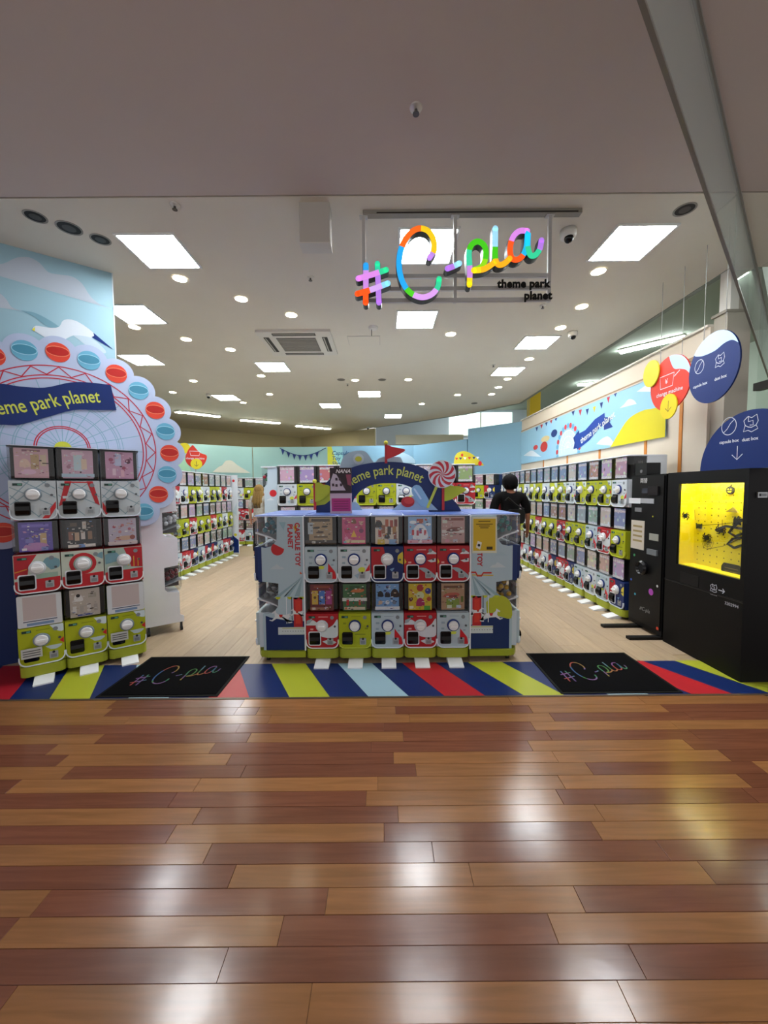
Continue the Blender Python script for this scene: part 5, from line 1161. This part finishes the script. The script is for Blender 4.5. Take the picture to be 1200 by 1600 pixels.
# yellow Capsule Toy Shop sheet
q0, q1 = FK.uv(511.5, 698), FK.uv(536, 760)
ys = thing('capsule_toy_shop_sheet', 'yellow and aqua Capsule Toy Shop sheet on the back wall', 'wall sign', (0, 11.29, 0))
MB().box(q0[0], q1[0], -.006, 0, q1[1], q0[1], mt('#8fc8cc', .5)).build('sheet', ys)
e = MB(); e.flat([(q0[0], q1[1]), (q0[0]+.12, q1[1]), (q0[0]+.45, q0[1]-.75), (q0[0]+.25, q0[1]-.4), (q0[0]+.12, q0[1]), (q0[0], q0[1])], -.007, mt('#c0c436', .5))
for k, wd_ in enumerate(('Capsule', 'Toy', 'Shop!')): e.text(wd_, .16, mt('#1f4a78', .5), lambda a, b, k=k: (q0[0]+.12+a, -.0085, q0[1]-.24-.15*k+b), .002, 'LEFT', .2)
e.build('print', ys)
# faint clouds on the blue wall
FBM = Fr(.88, 11.27, -.7)
cl2 = MB().prism(spline(FBM.pts([(596,722),(604,712),(618,706),(632,708),(645,715),(652,724)]), 4), -.01, 0, mt('#a9c8da', .5)).build('cloud_cutout'); cl2.location = FBM.o; cl2.rotation_euler = (0, 0, FBM.a); tag(cl2, 'pale blue cloud cutout on the blue back wall behind the red flag', 'cutout')

# ================================================================== CEILING FITTINGS
LM = mt('#f6fbff', .5, emit=TROFFER_W)
def troffer(cx, cy, lab, s=.45, rot=0):
    t = thing('ceiling_panel_light', lab, 'ceiling light', (cx, cy, CEIL), rot, 'square ceiling panel lights')
    h = s/2
    MB().box(-h, h, -h, h, -.004, -.001, LM).build('diffuser', t)
    f = MB(); w_ = .018
    for a in (-1, 1): f.box(-h-w_, h+w_, a*h-(w_ if a < 0 else 0), a*h+(w_ if a > 0 else 0), -.012, 0, mt('#d8d8d4', .5)); f.box(a*h-(w_ if a < 0 else 0), a*h+(w_ if a > 0 else 0), -h, h, -.012, 0, mt('#d8d8d4', .5))
    f.build('frame', t)
    for k in range(1, 5):
        y = -h+s*k/5
        MB().box(-h, h, y-.0025, y+.0025, -.014, -.004, mt('#e4e8ec', .4)).build('louver_blade', t)
    return t
for (px_, py_, lab) in ((251, 393, 'bright square panel light above the left machine stack'), (212, 491, 'square panel light just right of the mural wall edge'),
        (222, 562, 'third square panel light back along the mural wall edge'), (666, 385, 'square panel light behind the rainbow hanging sign'), (650, 499, 'square panel light below the hanging sign letters, further back'),
        (984, 380, 'bright square panel light nearest the right glass barrier'), (838, 535, 'square panel light beside the second dome camera'), (793, 580, 'square panel light above the far end of the banner'),
        (427, 573, 'square panel light just behind the air conditioner'), (577, 615.5, 'small square panel light between the two dark ceiling speakers'), (516, 633.5, 'small square panel light left of the far ceiling centre'),
        (354, 621, 'square panel light in front of the battens at far left'), (614, 650, 'farthest square panel light above the red flag')):
    p = atz(px_, py_, CEIL); troffer(p.x, p.y, lab)
bl = mt('#fffbe8', .5, emit=STRIP_W)
for (a, b_, lab) in (((276, 643), (284, 645), 'fluorescent batten partly hidden at the far left of the ceiling'), ((287, 644), (344, 651), 'left fluorescent batten at the back of the ceiling'), ((375, 656), (438, 661), 'middle fluorescent batten at the back of the ceiling'), ((462, 665), (516, 670), 'right fluorescent batten at the back of the ceiling')):
    p, q = atz(*a, CEIL-.03), atz(*b_, CEIL-.03); d = q-p; t = thing('batten_light', lab, 'ceiling light', ((p.x+q.x)/2, (p.y+q.y)/2, CEIL-.003), math.atan2(d.y, d.x), 'fluorescent battens at the back'); l = d.length/2
    MB().box(-l, l, -.09, .09, -.03, 0, mt('#d8d8d0', .5)).build('housing', t); MB().box(-l+.02, l-.02, -.07, .07, -.045, -.03, bl).build('diffuser', t)
bt_ = thing('batten_light', 'fluorescent batten on the high ceiling beyond the right wall', 'ceiling light', (5.8, 8.5, 4.6), math.radians(-46))
MB().box(-.6, .6, -.09, .09, -.03, 0, mt('#d8d8d0', .5)).build('housing', bt_); MB().box(-.58, .58, -.07, .07, -.07, -.03, mt('#f4fff8', .5, emit=36)).build('diffuser', bt_)
for x, y in ((6.2, 5.2), (6.4, 11.6), (3.2, 13.6)):  # extra battens, added only to brighten the side hall and rear space
    b2 = thing('batten_light', {5.2: 'added fluorescent batten lighting the side hall beyond the column', 11.6: 'added fluorescent batten lighting the deep side hall beyond the right wall', 13.6: 'added fluorescent batten lighting the space beyond the blue back wall'}[y], 'ceiling light', (x, y, 4.6), 0)
    MB().box(-.6, .6, -.09, .09, -.03, 0, mt('#d8d8d0', .5)).build('housing', b2); MB().box(-.58, .58, -.07, .07, -.07, -.03, mt('#f4fff8', .5, emit=36)).build('diffuser', b2)
dm = mt('#fff2d6', .5, emit=DOWN_W)
def downlight(px_, py_, lab, on=True, r=.062, group='round recessed downlights'):
    p = atz(px_, py_, CEIL); t = thing('downlight' if on else 'dark_downlight', lab, 'downlight', (p.x, p.y, CEIL), 0, group)
    b = MB(); n = 24
    L = circ(0, 0, r+.012, n); I = circ(0, 0, r, n)
    b.add([(x, y, -.004) for x, y in L]+[(x, y, -.004) for x, y in I]+[(x, y, -.001) for x, y in L], [(i, (i+1) % n, n+(i+1) % n, n+i) for i in range(n)]+[(i, 2*n+i, 2*n+(i+1) % n, (i+1) % n) for i in range(n)], mt('#d6d2ca' if on else '#8a857c', .5)); b.build('trim_ring', t)
    MB().lathe([(r, -.003), (r*.98, -.0015)], dm if on else mt('#1a1816', .6), n=n).build('lamp' if on else 'dark_well', t)
    if not on: MB().lathe([(r*.6, -.006), (r*.5, -.003)], mt('#3a3632', .4), n=16).build('reflector', t)
for px_, py_, lab in ((281,435,'downlight just behind the bright front left panel light'), (377,467,'downlight midway between front left panel light and air conditioner'), (455,492,'downlight just in front of the air conditioner'), (210,511,'downlight beside the second panel light at the mural wall edge'),
    (291,530,'downlight right of the third panel light by the mural wall'), (360,546,'downlight left of the air conditioner'), (408,587,'downlight behind the panel light that follows the air conditioner'), (302,595,'downlight above the upper right cabins of the wheel'),
    (270,613,'downlight farthest left above the Ferris wheel cabins'), (421,616,'downlight right of the far left camera'), (380,629,'downlight between far left panel light and battens'), (555,594,'downlight right of the left dark ceiling speaker'),
    (704,522,'downlight right of the panel light below the hanging sign'), (935,424,'downlight just behind the bright front right panel light'), (909,479,'downlight in front of the second dome camera'), (876,512,'downlight left of the second dome camera'),
    (827,561,'downlight between the two right-hand panel lights'), (793,592,'nearest of three downlights above the banner far end'), (779,605,'middle of three downlights above the banner far end'), (768,616,'farthest of three downlights above the banner far end'),
    (715,617,'downlight left of the three above the banner'), (638,593,'downlight right of the right dark ceiling speaker'), (659,631,'farthest downlight near the ceiling centre')):
    downlight(px_, py_, lab)
for px_, py_, lab in ((55,338,'leftmost of three unlit dark recessed downlights at front left'), (108,356,'middle and largest of three unlit dark recessed downlights at front left'), (157,374,'rightmost of three unlit dark recessed downlights at front left'), (1070,327,'unlit recessed spotlight near the glass barrier')):
    downlight(px_, py_, lab, False, .075 if px_ == 108 else .062, 'unlit recessed downlights')
for px_, py_, lab in ((533,593,'dark round ceiling speaker left of a lit downlight'), (597,593,'dark round ceiling speaker right of a lit downlight'), (741,630,'small dark round ceiling speaker at far right')):
    p = atz(px_, py_, CEIL); t = thing('ceiling_speaker', lab, 'speaker', (p.x, p.y, CEIL), 0, 'round ceiling speakers'); MB().lathe([(.075, 0), (.075, -.006)], mt('#9a948a', .6), n=20).build('rim', t); MB().lathe([(.066, -.006), (.064, -.008)], mt('#6f6a64', .7), n=20).build('grille', t)
# air conditioner cassette
p0, p1 = atz(466, 533, CEIL), None
ac = thing('ceiling_air_conditioner', 'white four-way air conditioner cassette set in the shop ceiling', 'air conditioner', (-1.15, 5.44, CEIL))
MB().prism(rrect(-.48, .48, -.43, .43, .02), -.03, 0, mt('#cdc8bf', .5), 'z').build('panel', ac)
MB().box(-.26, .26, -.24, .24, -.036, -.03, mt('#7c776f', .6)).build('intake_grille', ac)
for k in range(9): MB().box(-.25, .25, -.21+.05*k, -.195+.05*k, -.04, -.036, mt('#8f8a82', .6)).build('grille_bar', ac)
for (x0_, x1_, y0_, y1_) in ((-.28, .28, -.385, -.315), (-.28, .28, .315, .385), (-.42, -.35, -.26, .26), (.35, .42, -.26, .26)):
    s_ = MB().box(x0_, x1_, y0_, y1_, -.034, -.03, mt('#35322e', .6)).build('air_outlet', ac)
    MB().box(x0_+.01, x1_-.01, y0_+.015, y0_+.03, -.038, -.034, mt('#a8a49c', .5)).build('vane', s_) if x1_-x0_ > .2 else MB().box(x0_+.015, x0_+.03, y0_+.01, y1_-.01, -.038, -.034, mt('#a8a49c', .5)).build('vane', s_)
hp = atz(569, 532, CEIL); h = thing('access_hatch', 'flush white access hatch beside the air conditioner', 'ceiling hatch', (hp.x, hp.y, CEIL)); 
MB().box(-.22, .22, -.16, .16, -.004, 0, mt('#bcb7ae', .8)).build('frame', h); MB().box(-.212, .212, -.152, .152, -.006, -.004, ceil_m).build('door', h)
# hanging box, cameras, detectors
p = atz(493, 326, CEIL); gb = thing('ceiling_box', 'grey box hanging from the ceiling left of the rainbow sign', 'ceiling box', (-.48, 2.91, CEIL))
MB().prism(rrect(-.11, .11, -.06, .06, .008), -.275, 0, mt('#b3aea6', .6), 'z').build('housing', gb); MB().box(-.112, .112, -.062, .062, -.282, -.275, mt('#c9c5bc', .5)).build('bottom_lid', gb)
def dome(px_, py_, lab, s=1.0):
    p = atz(px_, py_, CEIL); t = thing('dome_camera', lab, 'security camera', (p.x, p.y, CEIL), 0, 'dome security cameras')
    MB().lathe([(.062*s, 0), (.062*s, -.03*s), (.056*s, -.055*s), (.05*s, -.06*s)], mt('#d5d2cc', .4), n=20).build('housing', t, True)
    MB().ball((0, -.012*s, -.068*s), .036*s, mt('#0c0c0e', .12), 14, 8).build('lens_dome', t, True)
dome(888, 360, 'white dome security camera right of the hanging sign', 1.0); dome(895, 519, 'white dome security camera above the red change machine sign', .95)
dome(326, 616, 'small white dome camera beside the far left panel light', .9); dome(575, 667, 'small white dome camera at the far back wall', .9)
p = atz(583, 511, CEIL); t = thing('smoke_detector', 'white smoke detector with a hanging pull beside the access hatch', 'smoke detector', (p.x, p.y, CEIL)); MB().lathe([(.06, 0), (.06, -.015), (.045, -.03)], mt('#d5d2cc', .4), n=18).build('housing', t); MB().tube([(-.02, 0, -.03), (-.02, 0, -.11)], .004, pDk, 6).build('pull_cord', t)
for px_, py_, lab in ((650, 168, 'small chrome sprinkler head on the mall ceiling'), (485, 433, 'small sprinkler head left of the rainbow hash'), (543, 600, 'small sprinkler head in front of the far ceiling'), (848, 477, 'small sprinkler head below the hanging sign corner'), (273, 320, 'tiny sprinkler near the ceiling joint above the left panel light'), (771, 570, 'tiny sprinkler left of the right panel light')):
    p = atz(px_, py_, CEIL); t = thing('sprinkler_head', lab, 'sprinkler', (p.x, p.y, CEIL), 0, 'ceiling sprinkler heads'); MB().lathe([(.035, 0), (.033, -.006), (.012, -.012)], mt('#c8c4bc', .3, .4), n=18).build('escutcheon', t); MB().lathe([(.008, -.012), (.008, -.03), (.018, -.032), (.018, -.035)], mt('#5a5652', .3, .7), n=12).build('deflector', t)

# ---- glass smoke barrier hung from the ceiling
ga = math.atan2(1.04, 1.14); gb0 = (.62, 1.09)
gl = thing('smoke_barrier', 'hanging glass smoke barrier running diagonally under the mall ceiling', 'glass barrier', (gb0[0], gb0[1], 0), ga)
for k, (a, b_) in enumerate(((0, 2.42), (2.43, 4.9), (4.91, 7.5))):
    MB().box(a, b_, -.004, .004, CEIL-.575, CEIL-.012, GLASS).build('glass_pane', gl)
MB().box(0, 7.5, -.014, .014, CEIL-.02, CEIL, mt('#7d7972', .5)).build('top_channel', gl); MB().box(0, 7.5, -.008, .008, CEIL-.585, CEIL-.57, mt('#7d7b75', .5)).build('bottom_edge', gl)

bw = struct(MB().box(3.95, 7.5, -.04, .04, CEIL, 4.6, mt('#a3ada4', .8)).build('wall_beam')); bw.location = (gb0[0], gb0[1], 0); bw.rotation_euler = (0, 0, ga)
# ---- the hanging rainbow sign
SY = 2.93; FSG = Fr(0, SY, 0)
sg = thing('hanging_rainbow_sign', 'rainbow script #C-pla sign with black theme park planet lettering on a hanging frame', 'hanging sign', (0, SY, 0))
alu = mt('#b9b7b4', .4, .1)
rl = FSG.uv(567, 330)[0]; rr2 = FSG.uv(910, 328)[0]
MB().box(rl, rr2, .0, .05, CEIL-.03, CEIL, mt('#8a857c', .5)).build('ceiling_rail', sg); MB().box(rl+.1, rr2-.03, -.003, .0, CEIL-.026, CEIL-.018, mt('#2a2622', .5)).build('rail_slot', sg)
xs_ = [FSG.uv(q, 460)[0] for q in (569, 712, 860)]; zb_ = FSG.uv(712, 470)[1]
for x in xs_: MB().box(x-.012, x+.012, .02, .044, zb_, CEIL-.03, alu).build('upright', sg); MB().box(x-.03, x+.03, .01, .054, CEIL-.036, CEIL-.03, alu).build('flange', sg)
for zpx in (428, 448, 466): 
    z = FSG.uv(712, zpx)[1]; MB().box(xs_[0], xs_[2], .022, .042, z-.014, z+.014, alu).build('crossbar', sg)
order = 0
for nm, strokes in SIGN:
    Lr = MB(); faces = []
    for si_, P in enumerate(strokes):
        S = spline([FSG.uv(*q) for q in Z8(P)], 6)
        stroke_add(Lr, S, .042, -.065-.0005*si_, -.004, pK)
        f0 = 0
        for f1, hx in SEG[nm][si_]: faces.append((cut(S, f0, f1), hx, f0 == 0, f1 == 1)); f0 = f1
    lo_ = Lr.build(nm, sg)
    for i, (S, hx, ca, cb2) in enumerate(faces):
        fm = MB(); L, Rr = ribbon(S, .039); n = len(S); y = -.0698-.0004*i
        mm = mt(hx, .4, emit=.42)
        fm.add([(p[0], y, p[1]) for p in L]+[(p[0], y, p[1]) for p in Rr]+[(p[0], -.0664, p[1]) for p in L]+[(p[0], -.0664, p[1]) for p in Rr], [q for k in range(n-1) for q in ((k, n+k, n+k+1, k+1), (k, k+1, 2*n+k+1, 2*n+k), (n+k, 3*n+k, 3*n+k+1, n+k+1))], mm)
        if ca: fm.prism(circ(S[0][0], S[0][1], .0195, 14), y, -.0664, mm)
        if cb2: fm.prism(circ(S[-1][0], S[-1][1], .0195, 14), y, -.0664, mm)
        fm.build('lit_face', lo_)
for body, px_, py_ in (('theme park', 858, 449), ('planet', 861.5, 467.5)):
    u, v = FSG.uv(px_, py_)
    vs, fs = text_mesh(body, .078, .0032, 'RIGHT', 0, 1.06)
    tt = MB(); tt.add([(u+a, -.008, v+b) for a, b in vs]+[(u+a, -.002, v+b) for a, b in vs], [list(f) for f in fs]+[[i+len(vs) for i in reversed(f)] for f in fs], mt('#0c0c0c', .4)); tt.build('black_lettering', sg)

# ================================================================== PEOPLE (seen from behind)
def skin_mesh(name, chains, mat, parent, sub=2):
    """chains: list of [(x,y,z,r)...]; a first point equal to an existing one joins the figure there"""
    V = []; Ed = []; Rd = []; idx = {}; roots = []
    for ch_ in chains:
        prev = None
        for j, (x, y, z, r) in enumerate(ch_):
            k = (round(x, 4), round(y, 4), round(z, 4))
            if k not in idx:
                idx[k] = len(V); V.append((x, y, z)); Rd.append(r)
                if j == 0: roots.append(idx[k])
            if prev is not None: Ed.append((prev, idx[k]))
            prev = idx[k]
    me = bpy.data.meshes.new(name); me.from_pydata(V, Ed, [])
    o = link(name, me, parent)
    md = o.modifiers.new('skin', 'SKIN'); md.use_smooth_shade = True
    for i, r in enumerate(Rd):
        sv = me.skin_vertices[0].data[i]; sv.radius = (r, r) if not isinstance(r, tuple) else r; sv.use_root = i in roots
    s_ = o.modifiers.new('sub', 'SUBSURF'); s_.levels = sub; s_.render_levels = sub
    me.materials.append(mat); return o
def person(label, x, y, rz, S, skin, shirt, pants, hair, long_hair=False, bag=None, wide=1.0):
    t = thing('person', label, 'person', (x, y, 0), rz)
    def c(L): return [(a*S*(wide if abs(a) > .03 else 1), b*S, z*S, (r if not isinstance(r, tuple) else r[0])*S) for a, b, z, r in L]
    sk_ = mt(skin, .5); 
    chains = [c([(0,0,.95,.13),(0,0,1.10,.12),(0,.01,1.28,.13),(0,0,1.42,.09),(0,.0,1.50,.055),(0,.02,1.56,.07),(0,.025,1.64,.085),(0,.02,1.70,.06)])]
    for s in (-1, 1):
        f_ = .10 if s > 0 else -.05
        chains.append(c([(0,0,1.42,.09),(s*.17,0,1.42,.06),(s*.235,-.02,1.18,.042),(s*.265,.05,.97,.032),(s*.275,.075,.91,.026)]))
        chains.append(c([(s*.275,.075,.91,.026),(s*.278,.085,.865,.03),(s*.278,.088,.84,.022)]))
        for k in range(4): chains.append(c([(s*.277,.062+.017*k,.85,.010),(s*.276,.064+.018*k,.815-.004*(k in (1, 2)),.0095),(s*.268,.066+.018*k,.785-.008*(k in (1, 2)),.0085)]))
        chains.append(c([(s*.27,.105,.89,.011),(s*.262,.128,.862,.010),(s*.256,.135,.84,.0085)]))
        chains.append(c([(0,0,.95,.13),(s*.095,0,.88,.085),(s*.10,.03+f_*.5,.50,.055),(s*.105,-.02+f_,.09,.038),(s*.115,.08+f_,.04,.035)]))
    body_ = skin_mesh('body', chains, sk_, t)
    # face and ears
    fc = MB(); hz = 1.63*S
    fc.ball((0, .118*S, hz-.012*S), .014*S, sk_, 8, 6, (.8, 1.3, 1.4))
    for s in (-1, 1): fc.ball((s*.034*S, .10*S, hz+.008*S), .011*S, mt('#1c1512', .3), 8, 6); fc.ball((s*.088*S, .02*S, hz-.01*S), .022*S, sk_, 8, 6, (.4, .8, 1.3))
    fc.ball((0, .10*S, hz-.05*S), .018*S, mt('#8a4a44', .5), 8, 6, (1.3, .5, .4)); fc.build('face_features', t, True)
    ch_ = [c([(0,0,.93,.150),(0,0,1.10,.148),(0,.0,1.28,.158),(0,-.005,1.42,.115),(0,.0,1.52,.07)])]
    for s in (-1, 1): ch_.append(c([(0,-.005,1.42,.115),(s*.165,0,1.43,.080),(s*.222,-.015,1.25,.066),(s*.24,-.012,1.15,.063)]))
    skin_mesh('shirt', ch_, mt(shirt, .9, noise=.15, scale=20, spec=.15), t)
    ch_ = [c([(0,0,.96,.142),(0,0,.90,.14)])]
    for s in (-1, 1):
        f_ = .10 if s > 0 else -.05
        ch_.append(c([(0,0,.90,.14),(s*.095,0,.84,.098),(s*.10,.03+f_*.5,.50,.072),(s*.105,-.015+f_,.12,.058)]))
        skin_mesh('shoe', [c([(s*.105,-.04+f_,.05,.045),(s*.108,.03+f_,.045,.045),(s*.115,.12+f_,.035,.036)])], mt('#17181c', .6), t)
    skin_mesh('trousers', ch_, mt(pants, .8, noise=.15, scale=30), t)
    hm_ = mt(hair, .8, noise=.3, scale=60, spec=.15); hb_ = MB()
    hb_.ball((0, .002*S, 1.645*S), .118*S, hm_, 18, 12, (.98, 1.06, 1.08))
    if long_hair:
        for k in range(9):
            a = -1.25+2.5*k/8; hb_.tube([(.085*S*math.sin(a), -.07*S*math.cos(a), 1.68*S), (.115*S*math.sin(a), -.10*S*math.cos(a), 1.52*S), (.14*S*math.sin(a), -.15*S*math.cos(a), 1.36*S), (.12*S*math.sin(a), -.15*S*math.cos(a), 1.20*S)], [.03*S, .034*S, .032*S, .014*S], hm_, 8)
    else:
        for k in range(7):
            a = -1.2+2.4*k/6; hb_.tube([(.085*S*math.sin(a), -.075*S*math.cos(a), 1.66*S), (.088*S*math.sin(a), -.085*S*math.cos(a), 1.60*S), (.075*S*math.sin(a), -.07*S*math.cos(a), 1.545*S)], [.035*S, .032*S, .018*S], hm_, 8)
    hb_.build('hair', t, True)
    if bag:
        bg = MB().prism(rrect(-.10, .13, .98, 1.18, .05), -.215, -.14, mt(bag, .7)).build('shoulder_bag', t)
        MB().tube([(-.13, -.145, 1.30), (-.10, -.165, 1.34), (.02, -.165, 1.24), (.12, -.19, 1.18)], .016, mt(bag, .7), 6).build('bag_strap', t)
    return t
person('person seen from behind in black shirt and dark jeans by the right wall row', 1.82, 5.55, math.radians(6), .95, '#8a5a44', '#0a090a', '#0c1120', '#030203', False, '#060607', 1.18)
person('person with long blond hair in pale top standing near the aqua back wall', -2.76, 8.5, math.radians(-10), .91, '#b98a70', '#a8a49e', '#0e0e10', '#80663c', True)
